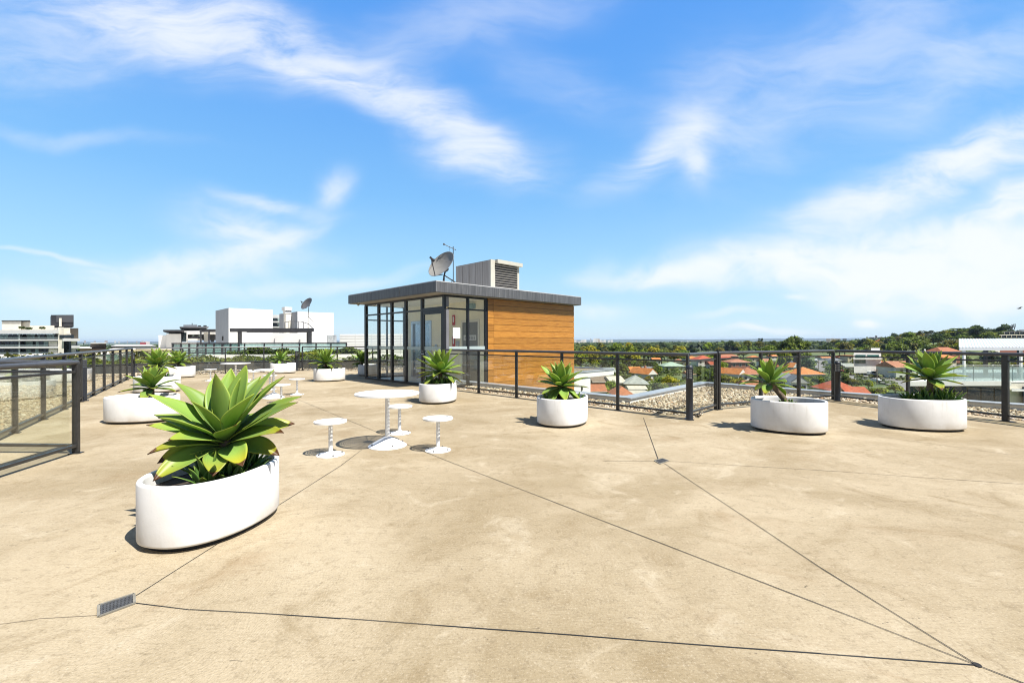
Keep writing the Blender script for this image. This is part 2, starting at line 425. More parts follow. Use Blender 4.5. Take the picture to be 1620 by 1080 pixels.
def leafmat(name, c_in, c_mid, c_edge, transl=.3, rough=.42):
    m = D.materials.new(name); m.use_nodes = True
    t = NT(m.node_tree); b = t.n['Principled BSDF']; co = t.obj()
    uv = t.node('ShaderNodeUVMap', uv_map='UVMap').outputs[0]
    sp = t.node('ShaderNodeSeparateXYZ'); t.set(sp.inputs[0], uv)
    u, v = sp.outputs[0], sp.outputs[1]                    # u: 0 mid rib .. 1 edge ; v: 0 base .. 1 tip
    age = t.attr('age').outputs['Fac']; tone = t.attr('tone').outputs['Fac']
    n = t.noise(co, 9, 5, .6); nf = t.noise(t.mapping(co, (1, 1, 1)), 45, 3, .6)
    c = t.mix(t.ss(v, .02, .5), c_in, c_mid)
    c = t.mix(t.m('MULTIPLY', t.ss(u, .90, 1.0), .75), c, c_edge)
    c = t.mix(t.m('MULTIPLY', t.ss(t.m('MULTIPLY_ADD', v, .8, t.m('MULTIPLY', n, .5)), .75, 1.1), .55), c, (.33, .40, .035))  # yellow-green towards the tip, sunlit look put into the colour
    fib = t.noise(t.comb(t.m('MULTIPLY', u, 26.), t.m('MULTIPLY', v, 1.5), tone), 1.0, 4, .6)
    c = t.mix(t.m('MULTIPLY', t.ss(fib, .45, .65), .22), c, (.09, .17, .06))
    c = t.mix(t.m('MULTIPLY', t.m('MULTIPLY', t.ss(v, .45, .95), age), .95), c, (.36, .33, .02))
    k = t.m('MULTIPLY_ADD', tone, .5, .75)
    c = t.mix(1., c, t.comb(k, k, k), 'MULTIPLY')
    tipn = t.m('ADD', v, t.m('MULTIPLY_ADD', n, .22, t.m('MULTIPLY_ADD', age, .13, -.125)))
    c = t.mix(t.ss(tipn, .965, 1.0), c, (.10, .045, .016))
    spot = t.m('MULTIPLY', t.ss(nf, .66, .74), t.m('MULTIPLY', age, .7))
    c = t.mix(spot, c, (.20, .10, .03))
    t.set(b.inputs['Base Color'], c); b.inputs['Roughness'].default_value = rough; b.inputs['Specular IOR Level'].default_value = .4
    tr = t.node('ShaderNodeBsdfTranslucent'); t.set(tr.inputs[0], t.mix(1., c, (1.25, 1.25, .55), 'MULTIPLY'))
    mx = t.node('ShaderNodeMixShader'); mx.inputs[0].default_value = transl
    out = [x for x in t.n if x.type == 'OUTPUT_MATERIAL'][0]
    t.l.new(b.outputs[0], mx.inputs[1]); t.l.new(tr.outputs[0], mx.inputs[2]); t.l.new(mx.outputs[0], out.inputs[0])
    return m
M_LEAF = leafmat('agave_leaf', (.150, .262, .088), (.225, .355, .070), (.36, .43, .065), .36)
M_PUP = leafmat('agave_pup_leaf', (0.055, 0.120, 0.032), (0.083, 0.175, 0.037), (0.129, 0.230, 0.032), .2)
M_TRUNK = pmat('agave_trunk', (.15, .11, .075), .9, .5, 14, .8, 40)

def foliage(name):
    m = D.materials.new(name); m.use_nodes = True
    t = NT(m.node_tree); b = t.n['Principled BSDF']
    oi = t.node('ShaderNodeObjectInfo').outputs['Color']
    tone = t.attr('tone').outputs['Fac']
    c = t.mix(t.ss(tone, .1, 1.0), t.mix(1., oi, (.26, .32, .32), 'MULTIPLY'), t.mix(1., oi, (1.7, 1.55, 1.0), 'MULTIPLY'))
    t.set(b.inputs['Base Color'], c); b.inputs['Roughness'].default_value = .6; b.inputs['Specular IOR Level'].default_value = .25
    tr = t.node('ShaderNodeBsdfTranslucent'); t.set(tr.inputs[0], t.mix(1., c, (1.3, 1.25, .6), 'MULTIPLY'))
    mx = t.node('ShaderNodeMixShader'); mx.inputs[0].default_value = .22
    out = [x for x in t.n if x.type == 'OUTPUT_MATERIAL'][0]
    t.l.new(b.outputs[0], mx.inputs[1]); t.l.new(tr.outputs[0], mx.inputs[2]); t.l.new(mx.outputs[0], out.inputs[0])
    return m
M_FOL = foliage('tree_foliage')
M_BARK = pmat('bark', (.12, .09, .065), .9, .4, 3)

# ------------------------------------------------------------------ deck, joints, drains, gravel, parapets
S2 = math.sqrt(.5)
KC = Vector((-2.03, 13.25, 0)); KA = Vector((S2, S2, 0)); KL = Vector((-S2, S2, 0))
def K(a, l, z=0.): return KC + KA * a + KL * l + Vector((0, 0, z))

C1 = K(0, -7.38); C2 = Vector((4.16, 9.04, 0)); C3 = Vector((7.62, 10.5, 0)); C4 = Vector((8.58, 7.7, 0)); C5 = Vector((9.12, 6.1, 0)); C6 = Vector((9.9, 3.6, 0))
A0 = Vector((-15.2, 17.7, 0)); A1 = Vector((-6.95, 5.72, 0)); E0 = Vector((-5.58, 5.66, 0)); E1 = Vector((-5.22, 3.9, 0))
L3 = Vector((-10.35, 21.5, 0)); L4 = Vector((-6.9, 21.0, 0)); L5 = Vector((-3.2, 21.0, 0))
def off(p, dx, dy): return (p.x + dx, p.y + dy)
deck_poly = [(-7.9, -7), (11.2, -7), off(C6, .3, .1), off(C4, .28, .14), off(C3, .05, .22), off(C2, -.04, .22), off(C1, .22, .06), tuple(K(.2, -.02).xy), tuple(K(1.72, -.02).xy),
             tuple(K(1.72, 5.05).xy), off(L5, .6, .2), off(L4, 0, .2), off(L3, -.05, .25), off(A0, -.3, .1), (-8.7, 8), off(A1, -.4, -.2)]
mb = MB(); mb.prism(deck_poly, -.12, 0.)
deck = tag(mb.build('deck_floor', M_DECK), kind='structure')

def strip(mb, pts, wd, z=.004, wob=0.):
    for p, q in zip(pts[:-1], pts[1:]):
        p, q = Vector(p), Vector(q); d = (q - p); n = max(1, int(d.length / .35)); sd = Vector((-d.y, d.x, 0)).normalized()
        prev = None
        for i in range(n + 1):
            c = p + d * (i / n) + sd * rnd.uniform(-wob, wob); ww = wd * rnd.uniform(.75, 1.25)
            a, b = (c + sd * ww / 2), (c - sd * ww / 2); a.z = b.z = z
            if prev: mb.add([prev[0], prev[1], b, a], [(0, 1, 2, 3)])
            prev = (a, b)
J = lambda *l: [pt(x, y) for x, y in l]
mb = MB()
strip(mb, J((214, 943), (540, 736), (573, 711)), .0055, wob=.0015)
strip(mb, J((440, 619), (700, 726), (1548, 1053)), .0055, wob=.0015)
strip(mb, J((1018, 661), (1041, 726)), .008); strip(mb, J((1051, 733), (1300, 899), (1548, 1053), (1640, 1089)), .0058, wob=.0015)
strip(mb, J((215, 954), (300, 964), (540, 978), (1300, 1034), (1548, 1053)), .005, wob=.003)
tag(mb.build('deck_joint', M_JOINT, deck))
mb = MB(); strip(mb, J((955, 729), (1036, 729)), .007, .003, .004); strip(mb, J((1056, 729), (1330, 746), (1620, 766)), .007, .003, .006)
strip(mb, J((154, 973), (60, 979), (0, 987)), .0028, .003, .003); strip(mb, J((1390, 690), (1620, 722)), .006, .003, .005)
mb.build('hairline_crack', pmat('faint_joint', (.15, .115, .075), .9), deck)
mb = MB(); p0, p1 = pt(1540, 1048), pt(1552, 1056); mb.lathe([(.016, .004), (.013, .006)], 10, (p1 + p0) / 2); mb.build('joint_plug', M_JOINT, deck)

def drain(name, label, corners, rim, nx, ny):
    c = sum(corners, Vector()) / 4
    t = thing(name, label, 'drain', (c.x, c.y, 0), 0, None)
    a, b, cc, d = [p - c for p in corners]
    def q(u, v): return a * (1 - u) * (1 - v) + b * u * (1 - v) + cc * u * v + d * (1 - u) * v
    mb = MB(); mb.add([q(0, 0) + Vector((0, 0, .003)), q(1, 0) + Vector((0, 0, .003)), q(1, 1) + Vector((0, 0, .003)), q(0, 1) + Vector((0, 0, .003))], [(0, 1, 2, 3)])
    mb.build('pit_shade', M_BLACK, t)  # flat black sheet on the deck, drain's inner shade as colour
    g = MB()
    for i in range(nx + 1):
        g.bar(q(i / nx, 0) + Vector((0, 0, .0065)), q(i / nx, 1) + Vector((0, 0, .0065)), .0028, .003)
    for j in range(ny + 1):
        g.bar(q(0, j / ny) + Vector((0, 0, .0067)), q(1, j / ny) + Vector((0, 0, .0067)), .0028, .004)
    g.build('grate', pmat('drain_steel', (.070, .072, .075), .6, .3, 20), t)
    f = MB()
    for k in range(4):
        p, r_ = [a, b, cc, d][k], [a, b, cc, d][(k + 1) % 4]
        f.bar(p + Vector((0, 0, .005)), r_ + Vector((0, 0, .005)), rim, .008)
    f.build('frame', pmat('drain_frame', (.19, .175, .14), .6, .3, 10), t)
    return t
drain('slot_drain', 'long perforated metal drain grate set in the concrete at lower left', [pt(156, 976), pt(213, 955), pt(212, 940), pt(156, 958)], .012, 26, 6)
drain('square_drain', 'small dark square drain grate where joints meet beside the bollard', [pt(1044, 734), pt(1058, 729), pt(1048, 725.5), pt(1035, 729)], .010, 9, 9)

PK = [K(1.08, 1.6), K(1.05, -5.6), Vector((5.96, 13.6, 0)), Vector((7.92, 11.1, 0)), Vector((10.2, 8.8, 0)), Vector((12.8, 6.2, 0)), Vector((12.8, -7, 0))]
gravel_R = [tuple(K(0, 0).xy), off(C1, 0, 0), off(C2, 0, 0), off(C3, 0, 0), off(C4, 0, 0), off(C6, 0, 0), (11.0, -7)] + [tuple(p.xy) for p in reversed(PK)]
gravel_L = [(-7.6, -7), tuple(A1.xy), tuple(A0.xy), tuple(L3.xy), tuple(L4.xy), tuple(L5.xy), (-2.6, 23.2), (-11.4, 23.2), (-17.6, 19.85), (-24, 17.0), (-24, 14.8), (-25, -7)]
M_GRAV = pmat('gravel_bed', (.24, .19, .12), .95, .5, 14, 1.0, 24, col2=(.07, .055, .035))
for nm, poly in (('gravel_bed', gravel_R), ('gravel_bed', gravel_L)):
    mb = MB(); n = len(poly); mb.add([(x, y, -.035) for x, y in poly], [tuple(range(n))]); tag(mb.build(nm, M_GRAV), kind='structure')

def inside(poly, x, y):
    c = False; j = len(poly) - 1
    for i in range(len(poly)):
        xi, yi = poly[i]; xj, yj = poly[j]
        if (yi > y) != (yj > y) and x < (xj - xi) * (y - yi) / (yj - yi) + xi: c = not c
        j = i
    return c
def inside_np(poly, X, Y):
    c = np.zeros(len(X), bool); j = len(poly) - 1
    for i in range(len(poly)):
        xi, yi = poly[i]; xj, yj = poly[j]
        if yi != yj:
            k = ((yi > Y) != (yj > Y)) & (X < (xj - xi) * (Y - yi) / (yj - yi) + xi); c ^= k
        j = i
    return c
phi = (1 + 5 ** .5) / 2
ICO_V = np.array([(-1, phi, 0), (1, phi, 0), (-1, -phi, 0), (1, -phi, 0), (0, -1, phi), (0, 1, phi), (0, -1, -phi), (0, 1, -phi), (phi, 0, -1), (phi, 0, 1), (-phi, 0, -1), (-phi, 0, 1)]) / math.sqrt(1 + phi * phi)
ICO_F = np.array([(0, 11, 5), (0, 5, 1), (0, 1, 7), (0, 7, 10), (0, 10, 11), (1, 5, 9), (5, 11, 4), (11, 10, 2), (10, 7, 6), (7, 1, 8), (3, 9, 4), (3, 4, 2), (3, 2, 6), (3, 6, 8), (3, 8, 9), (4, 9, 5), (2, 4, 11), (6, 2, 10), (8, 6, 7), (9, 8, 1)])
def np_mesh(name, V, Fc, mat, tone=None, smooth=False):
    me = D.meshes.new(name); k = Fc.shape[1]
    me.vertices.add(len(V)); me.vertices.foreach_set('co', V.astype(np.float32).ravel())
    me.loops.add(Fc.size); me.loops.foreach_set('vertex_index', Fc.astype(np.int32).ravel())
    me.polygons.add(len(Fc)); me.polygons.foreach_set('loop_start', np.arange(0, Fc.size, k, dtype=np.int32))
    me.polygons.foreach_set('use_smooth', np.full(len(Fc), smooth))
    if tone is not None: fattr(me, 'tone', tone.astype(np.float32))
    me.materials.append(mat); me.update(calc_edges=True); me.validate()
    return me
def pebbles(name, label, polys, dens, seed, skip):
    g = np.random.default_rng(seed); PX = []; PY = []
    for poly in polys:
        xs = [p[0] for p in poly]; ys = [p[1] for p in poly]
        n = int((max(xs) - min(xs)) * (max(ys) - min(ys)) * dens)
        X = g.uniform(min(xs), max(xs), n); Y = g.uniform(min(ys), max(ys), n)
        k = inside_np(poly, X, Y) & ~inside_np(deck_poly, X, Y) & ~skip(X, Y)
        PX.append(X[k]); PY.append(Y[k])
    X = np.concatenate(PX); Y = np.concatenate(PY); n = len(X)
    sz = g.uniform(.014, .034, n) * np.where(g.random(n) < .08, 1.5, 1)
    sc = np.stack([sz * g.uniform(.8, 1.45, n), sz * g.uniform(.7, 1.2, n), sz * g.uniform(.5, .85, n)], 1)
    V = ICO_V[None] * g.uniform(.82, 1.15, (n, 12, 1)) * sc[:, None, :]
    th = g.uniform(0, 6.283, n); tl = g.uniform(-.6, .6, n)
    x = V[..., 0] * np.cos(tl)[:, None] + V[..., 2] * np.sin(tl)[:, None]; z = -V[..., 0] * np.sin(tl)[:, None] + V[..., 2] * np.cos(tl)[:, None]; y = V[..., 1]
    V = np.stack([x * np.cos(th)[:, None] - y * np.sin(th)[:, None] + X[:, None], x * np.sin(th)[:, None] + y * np.cos(th)[:, None] + Y[:, None], z + (g.uniform(-.035, .012, n))[:, None]], -1).reshape(-1, 3)
    Fc = (ICO_F[None] + (np.arange(n) * 12)[:, None, None]).reshape(-1, 3)
    me = np_mesh(name, V, Fc, M_PEB, np.repeat(g.random(n), 12), True)
    o = D.objects.new(name, me); COL.objects.link(o)
    return tag(o, label, 'gravel', kind='stuff')
def pebmat():
    m = D.materials.new('river_pebble'); m.use_nodes = True
    t = NT(m.node_tree); b = t.n['Principled BSDF']
    r = t.node('ShaderNodeValToRGB'); t.set(r.inputs[0], t.attr('tone').outputs['Fac'])
    cr = r.color_ramp; cr.interpolation = 'LINEAR'
    cols = [(0, (0.077, 0.059, 0.041)), (.15, (0.198, 0.149, 0.090)), (.4, (0.324, 0.257, 0.162)), (.6, (0.432, 0.365, 0.252)), (.78, (0.558, 0.513, 0.432)), (.88, (0.297, 0.171, 0.077)), (1, (0.396, 0.324, 0.225))]
    cr.elements[0].position = 0; cr.elements[0].color = cols[0][1] + (1,); cr.elements[1].position = 1; cr.elements[1].color = cols[-1][1] + (1,)
    for p_, c_ in cols[1:-1]: e = cr.elements.new(p_); e.color = c_ + (1,)
    t.set(b.inputs['Base Color'], r.outputs[0]); b.inputs['Roughness'].default_value = .7
    return m
M_PEB = pebmat()
pebbles('gravel', 'pale river pebbles spread between the right railing and the metal coping', [gravel_R], 800, 3, lambda X, Y: (Y < 3))
pebbles('gravel', 'pale river pebbles spread beyond the left railing and before the dark planter wall', [gravel_L], 520, 4, lambda X, Y: (Y < 5.5) | (X < -19))

# parapet of the building's right edge: wall running down the facade, metal coping on top
def parapet(name, label, pts, zt, zb, th, m_wall, m_cap, cap_w):
    t = thing(name, label, 'parapet', (pts[0].x, pts[0].y, 0))
    o = Vector((pts[0].x, pts[0].y, 0))
    wb, cb = MB(), MB()
    nrm = []
    for p, q in zip(pts[:-1], pts[1:]):
        d = (q - p).normalized(); nrm.append(Vector((d.y, -d.x, 0)))
    def mit(i, s):
        a = nrm[max(0, i - 1)]; b = nrm[min(len(nrm) - 1, i)]; n = (a + b).normalized(); return pts[i] + n * (s / max(.35, n.dot(a))) - o
    for i in range(len(pts) - 1):
        for B, s0, s1, z0, z1 in ((wb, .0, th, zb, zt), (cb, -.03, cap_w, zt + .002, zt + .035)):
            a, b, c, d = mit(i, s0), mit(i + 1, s0), mit(i + 1, s1), mit(i, s1)
            B.add([(v.x, v.y, z) for z in (z0, z1) for v in (a, b, c, d)], [(0, 3, 2, 1), (4, 5, 6, 7), (0, 1, 5, 4), (1, 2, 6, 5), (2, 3, 7, 6), (3, 0, 4, 7)])
    wb.build('wall', m_wall, t); cb.build('coping', m_cap, t)
    return t
parapet('roof_parapet', 'low roof edge with grey metal coping behind the pebbles at right', PK[::-1], .085, -17, .26, M_WALLW, M_COPING, .28)
t = thing('parapet_wall', 'white rendered upstand wall behind the pebbles at far left', 'wall', (-14.3, 14.5, 0))
mb = MB(); mb.b2((-11, 0, -.1), (0, .3, .50)); mb.build('wall', M_WALLW, t)
mb = MB(); mb.b2((-11.0, -.03, .503), (.02, .33, .53)); mb.build('coping', pmat('coping_white', (.72, .72, .70), .5), t)

# ------------------------------------------------------------------ balustrades
RH = 1.19
def balustrade(label, p, q, n, ends=(1, 1), dbl=()):
    p, q = Vector(p), Vector(q); d = q - p; L = d.length; d.normalize(); ang = math.atan2(d.y, d.x)
    t = thing('glass_balustrade', label, 'railing', (p.x, p.y, 0), ang, 'glass balustrades round the roof deck')
    xs = [L * i / n for i in range(n + 1)]
    for i, x in enumerate(xs):
        if (i == 0 and not ends[0]) or (i == n and not ends[1]): continue
        b = MB(); b.b2((x - .022, -.034, .012), (x + (.058 if i in dbl else .022), .034, RH - .05))
        po = b.build('post', M_RAIL, t, bevel=.004)
        f = MB(); f.b2((x - .05, -.06, .001), (x + (.13 if i in dbl else .05), .06, .011)); f.build('base_plate', M_RAIL, po)
    r = MB(); r.tube([(-.02, 0, RH - .03), (L + .02, 0, RH - .03)], .031, 12); r.build('top_rail', M_TOPRAIL, t, smooth=40)
    r = MB()
    for a, b_ in zip(xs[:-1], xs[1:]): r.b2((a + .022, -.02, 1.028), (b_ - .022, .02, 1.056))
    r.build('mid_rail', M_RAIL, t)
    r = MB()
    for a, b_ in zip(xs[:-1], xs[1:]): r.b2((a + .022, -.025, .085), (b_ - .022, .025, .118))
    r.build('bottom_rail', M_RAIL, t)
    for a, b_ in zip(xs[:-1], xs[1:]):
        g = MB(); g.b2((a + .03, -.005, .119), (b_ - .03, .005, 1.027)); g.build('glass_panel', M_GLASS, t)
    return t
balustrade('glass balustrade running from the lift lobby corner to the bollard', K(0, -.12), C1, 5, (0, 1))
balustrade('shortest glass balustrade length, right behind the bollard by the square drain', C1 + (C2 - C1) * .04, C2, 1, (0, 1), ())
balustrade('glass balustrade behind the planter whose agave leans on a bare trunk', C2 + (C3 - C2).normalized() * .085, C3, 3, (1, 1))
balustrade('glass balustrade behind the rightmost planter, running toward the camera', C3 + (C4 - C3) * .03, C6, 5, (0, 1), (2,))
balustrade('long glass balustrade along the pebbles down the left side', A0, A1, 10, (1, 1))
balustrade('short glass balustrade closing the corner at the far left edge', A1 + Vector((.06, 0, 0)), E0 - Vector((.06, 0, 0)), 1, (0, 0))
balustrade('nearest glass balustrade, its end post left of the big planter', E0, E1, 1, (1, 1))
balustrade('glass balustrade across the far back in front of the dark planter wall', A0 + (L3 - A0) * .02, L3, 4, (0, 1))
balustrade('glass balustrade at the far back beside the lift lobby', L3 + (L4 - L3) * .05, L5, 4, (1, 1))

# ------------------------------------------------------------------ bollards
def make_bollard(label, loc, round_=True, h=.98):
    t = thing('bollard_light', label, 'bollard light', loc, 0, 'dark bollard lights along the balustrades')
    b = MB(); b.lathe([(.075, 0), (.075, .012), (.060, .014), (.058, .02), (.058, h - .26), (.062, h - .255), (.062, h - .235)], 20); b.build('post', M_BOLL, t, smooth=40)
    g = MB(); g.lathe([(.046, h - .235), (.046, h - .075)], 20); g.build('lens', pmat('bollard_lens', (.34, .34, .33), .25, .2, 20), t, smooth=40)
    c = MB()
    for k in range(4):
        a = math.pi / 4 + k * math.pi / 2; c.box((.054 * math.cos(a), .054 * math.sin(a), h - .155), (.012, .014, .16), Matrix.Rotation(a, 3, 'Z'))
    for z in (h - .195, h - .155, h - .115): c.lathe([(.047, z - .004), (.058, z - .004), (.058, z + .004), (.047, z + .004)], 20)
    c.build('guard', M_BOLL, t)
    c = MB(); c.lathe([(.064, h - .075), (.064, h - .05), (.058, h - .025), (.038, h - .006), (.01, h)], 20); c.build('cap', M_BOLL, t, smooth=40)
    return t
make_bollard('dark bollard light at the railing corner near the square drain', C1 + Vector((-.02, -.13, 0)))
make_bollard('dark bollard light at the railing between the two rightmost planters', C3 + Vector((-.06, -.22, 0)), h=.93)
make_bollard('dark bollard light at the far left corner of the railing', pt(210.5, 596))
make_bollard('dark bollard light at the back railing between two far planters', pt(469, 586.5))
t = thing('bollard_light', 'square-headed dark bollard light behind the end post at far left', 'bollard light', pt(131, 634), .75, 'dark bollard lights along the balustrades')
b = MB(); b.b2((-.075, -.06, .012), (.075, .06, .82)); b.build('post', M_BOLL, t, bevel=.006)
b = MB(); b.b2((-.076, -.061, .835), (.076, .061, 1.0)); b.build('lamp_head', pmat('lamp_head', (.045, .048, .055), .35, .3, 30), t, bevel=.006)
b = MB(); b.b2((-.11, -.09, 0), (.11, .09, .012)); b.build('base_plate', M_BOLL, t)

# ------------------------------------------------------------------ planters and agaves
def make_planter(label, loc, a, b_, th, h=.445):
    t = thing('planter', label, 'planter', loc, th, 'white oval planters on the roof deck')
    def sh(prof, n=72):
        vs = []; fs = []
        for (d, z) in prof:
            for k in range(n):
                q = 2 * math.pi * k / n; c, s = math.cos(q), math.sin(q); e = 2 / 2.25
                vs.append(((a - d) * math.copysign(abs(c) ** e, c), (b_ - d) * math.copysign(abs(s) ** e, s), z))
        for i in range(len(prof) - 1):
            for k in range(n): k2 = (k + 1) % n; fs.append((i * n + k, i * n + k2, (i + 1) * n + k2, (i + 1) * n + k))
        return vs, fs, n
    m = MB(); vs, fs, n = sh([(.06, .035), (.012, .036), (.003, .042), (0, .055), (0, h - .016), (.004, h - .005), (.010, h), (.026, h), (.032, h - .006), (.035, h - .02), (.04, h - .22)])
    m.add(vs, fs); m.build('shell', M_PLANTER, t, smooth=50)
    m = MB(); vs, fs, n = sh([(.05, .0), (.05, .036)]); m.add(vs, fs); m.build('plinth', M_BLACK, t, smooth=50)  # black colour puts the base gap's shade into the plinth
    m = MB(); vs, fs, n = sh([(.038, h - .10), (.2, h - .07)]); m.add(vs, fs + [tuple(range(n, 2 * n))]); m.build('soil', M_SOIL, t, smooth=60)
    return t

def leaf(acc, o, az, e0, e1, L, wd, cup=.22, age=0., tone=.5, twist=0., nu=6, nv=14, sweep=0., roll=0.):
    V, Fc, UV, AG, TN = acc
    base = len(V); ca, sa = math.cos(az), math.sin(az)
    p = Vector(o); ds = L / (nv - 1)
    for j in range(nv):
        v = j / (nv - 1)
        el = e0 + (e1 - e0) * v ** 1.25
        azz = az + sweep * v; ca, sa = math.cos(azz), math.sin(azz)
        d = Vector((ca * math.cos(el), sa * math.cos(el), math.sin(el)))
        side = Vector((-sa, ca, 0)); nr = d.cross(side) * -1
        if nr.z < 0 and abs(el) < R(88): nr = -nr
        tw = roll + twist * v
        s2 = side * math.cos(tw) + nr * math.sin(tw); n2 = nr * math.cos(tw) - side * math.sin(tw)
        # width: clasping base, widest near 55 %, drawn-out tip
        wv_ = (.45 + .55 * smooth(v, 0, .42)) * (1 - (max(0, v - .48) / .52) ** 1.75)
        hw = wd * .5 * max(wv_, .012)
        for i in range(-nu // 2, nu // 2 + 1):
            u = i / (nu / 2)
            rip = .02 * wd * math.sin(v * 9 + az * 3) * abs(u) ** 2
            V.append(tuple(p + s2 * (u * hw * (1 - .12 * cup * u * u)) + n2 * (hw * cup * 1.9 * u * u + rip)))
            UV.append((abs(u), v)); AG.append(age); TN.append(tone)
        p = p + d * ds
    row = nu + 1
    for j in range(nv - 1):
        for i in range(nu):
            Fc.append((base + j * row + i, base + j * row + i + 1, base + (j + 1) * row + i + 1, base + (j + 1) * row + i))

def leaf_obj(name, acc, mat, parent, th=.007):
    V, Fc, UV, AG, TN = acc
    me = D.meshes.new(name); me.from_pydata(V, [], Fc); me.materials.append(mat)
    uvl = me.uv_layers.new(name='UVMap'); li = np.zeros(len(me.loops), np.int32); me.loops.foreach_get('vertex_index', li)
    uvl.data.foreach_set('uv', np.array(UV, np.float32)[li].ravel())
    fattr(me, 'age', np.array(AG, np.float32)); fattr(me, 'tone', np.array(TN, np.float32))
    me.polygons.foreach_set('use_smooth', [True] * len(me.polygons)); me.update()
    o = D.objects.new(name, me); COL.objects.link(o); o.parent = parent
    sd = o.modifiers.new('thickness', 'SOLIDIFY'); sd.thickness = th; sd.offset = -1
    return o

def rosette(acc, o, n, L, wd, rr, e_in=84, e_out=-18, lean=(0, 0), age0=.55, az0=0., bend=(6, -26)):
    for i in range(n):
        f = (i + .5) / n
        az = az0 + i * 2.39996 + rr.uniform(-.18, .18)
        e = R(e_in + (e_out - e_in) * f ** 1.4 + rr.uniform(-7, 7))
        e1 = e + R(bend[0] + (bend[1] - bend[0]) * f + rr.uniform(-9, 9))
        l = L * (.78 + .26 * smooth(f, 0, .45)) * (1 - .16 * smooth(f, .75, 1)) * rr.uniform(.88, 1.1)
        ww = wd * (.72 + .36 * smooth(f, 0, .4)) * rr.uniform(.88, 1.12)
        age = max(0, min(1, (f - age0) / (1 - age0) * rr.uniform(.3, 1.5))) if f > age0 else rr.uniform(0, .12)
        q = Vector(o) + Vector((math.cos(az) * .03, math.sin(az) * .03, -.10 * f))
        leaf(acc, q, az, e, e1, l, ww, rr.uniform(.09, .24), age, rr.random(), rr.uniform(-.25, .25), sweep=rr.uniform(-.15, .15))

BIG_LEAVES = [  # azimuth, elevation, length, width, bend, age: the foreground plant leaf by leaf
    (112, 70, .54, .160, 4, 0), (66, 74, .56, .155, 3, 0), (-95, 82, .48, .12, 2, 0), (150, 76, .46, .12, 3, 0), (20, 80, .44, .12, 3, 0), (38, 58, .60, .150, 5, 0), (12, 49, .62, .150, 6, .05),
    (-28, 46, .50, .160, 7, 0), (-108, 52, .40, .165, 7, 0), (166, 44, .62, .150, 7, 0), (192, 36, .62, .150, 8, .1), (183, 17, .64, .150, 9, .2), (203, 12, .60, .150, 9, .3), (4, 26, .66, .145, 6, .1),
    (24, 30, .62, .145, 8, .1), (-9, 4, .60, .150, 12, .8), (218, -8, .54, .150, 14, 1.0), (233, -26, .56, .150, 10, .7), (246, 8, .44, .155, 12, .3), (-66, -28, .44, .155, 12, .8),
    (-42, -20, .48, .150, 14, 1.0), (-54, 22, .44, .155, 10, .1), (-130, 28, .46, .160, 9, .1), (135, 52, .58, .150, 7, 0), (88, 50, .58, .150, 7, 0),
    (108, 32, .60, .145, 8, .1), (148, 26, .60, .145, 9, .2), (78, 14, .58, .145, 12, .5), (125, 6, .56, .145, 12, .7), (40, 4, .58, .145, 12, .6), (160, -8, .54, .145, 14, .9), (-160, -20, .50, .145, 14, .9), (15, -22, .46, .14, 14, 1.0)]
def make_agave(label, loc, z, L, n, seed, wd=.13, trunk=None, pups=6, soil=.365, e_out=-18, az0=0., pr=.32, pl=.17, px_=1., py_=.75, leaves=None):
    rr = random.Random(seed)
    t = thing('agave_plant', label, 'agave', (loc[0], loc[1], soil), 0, 'agaves growing in the white planters')
    acc = ([], [], [], [], [])
    if leaves:
        for (az, el, l, w_, bend, age) in leaves:
            az = R(az + rr.uniform(-4, 4)); q = (math.cos(az) * .035, math.sin(az) * .035, z - soil - .0010 * (80 - el))
            low = smooth(el, 40, 0)
            leaf(acc, q, az, R(el + bend + 7 * low), R(el - bend * 1.3 + 5 * low), l * (1 - .17 * low), w_ * 1.27, rr.uniform(.10, .26), age, rr.random(), rr.uniform(-.35, .35), sweep=rr.uniform(-.22, .22), nu=8, nv=18, roll=.5 * math.cos(az) * (.4 + .6 * low))
    else: rosette(acc, (0, 0, z - soil), n, L, wd, rr, e_out=e_out, az0=az0)
    leaf_obj('rosette', acc, M_LEAF, t, .005)
    tb = MB(); o = trunk or (0, 0)
    pts = [(o[0], o[1], -.03), (o[0] * .75, o[1] * .75, (z - soil) * .3), (o[0] * .3, o[1] * .3, (z - soil) * .68), (0, 0, z - soil + .02)]
    tb.tube(pts, [.05, .045, .042, .035], 12); tb.build('trunk', M_TRUNK, t, smooth=60)
    for k in range(pups):
        a = 6.283 * k / max(1, pups) + rr.uniform(-.4, .4); r_ = pr * rr.uniform(.45, 1.0)
        acc = ([], [], [], [], [])
        rosette(acc, (o[0] + r_ * px_ * math.cos(a), o[1] + r_ * py_ * math.sin(a), .05), rr.randint(8, 12), pl * rr.uniform(.7, 1.25), .055, rr, e_in=80, e_out=28, age0=.9, az0=rr.random() * 6)
        leaf_obj('pup', acc, M_PUP, t, .004)
    return t

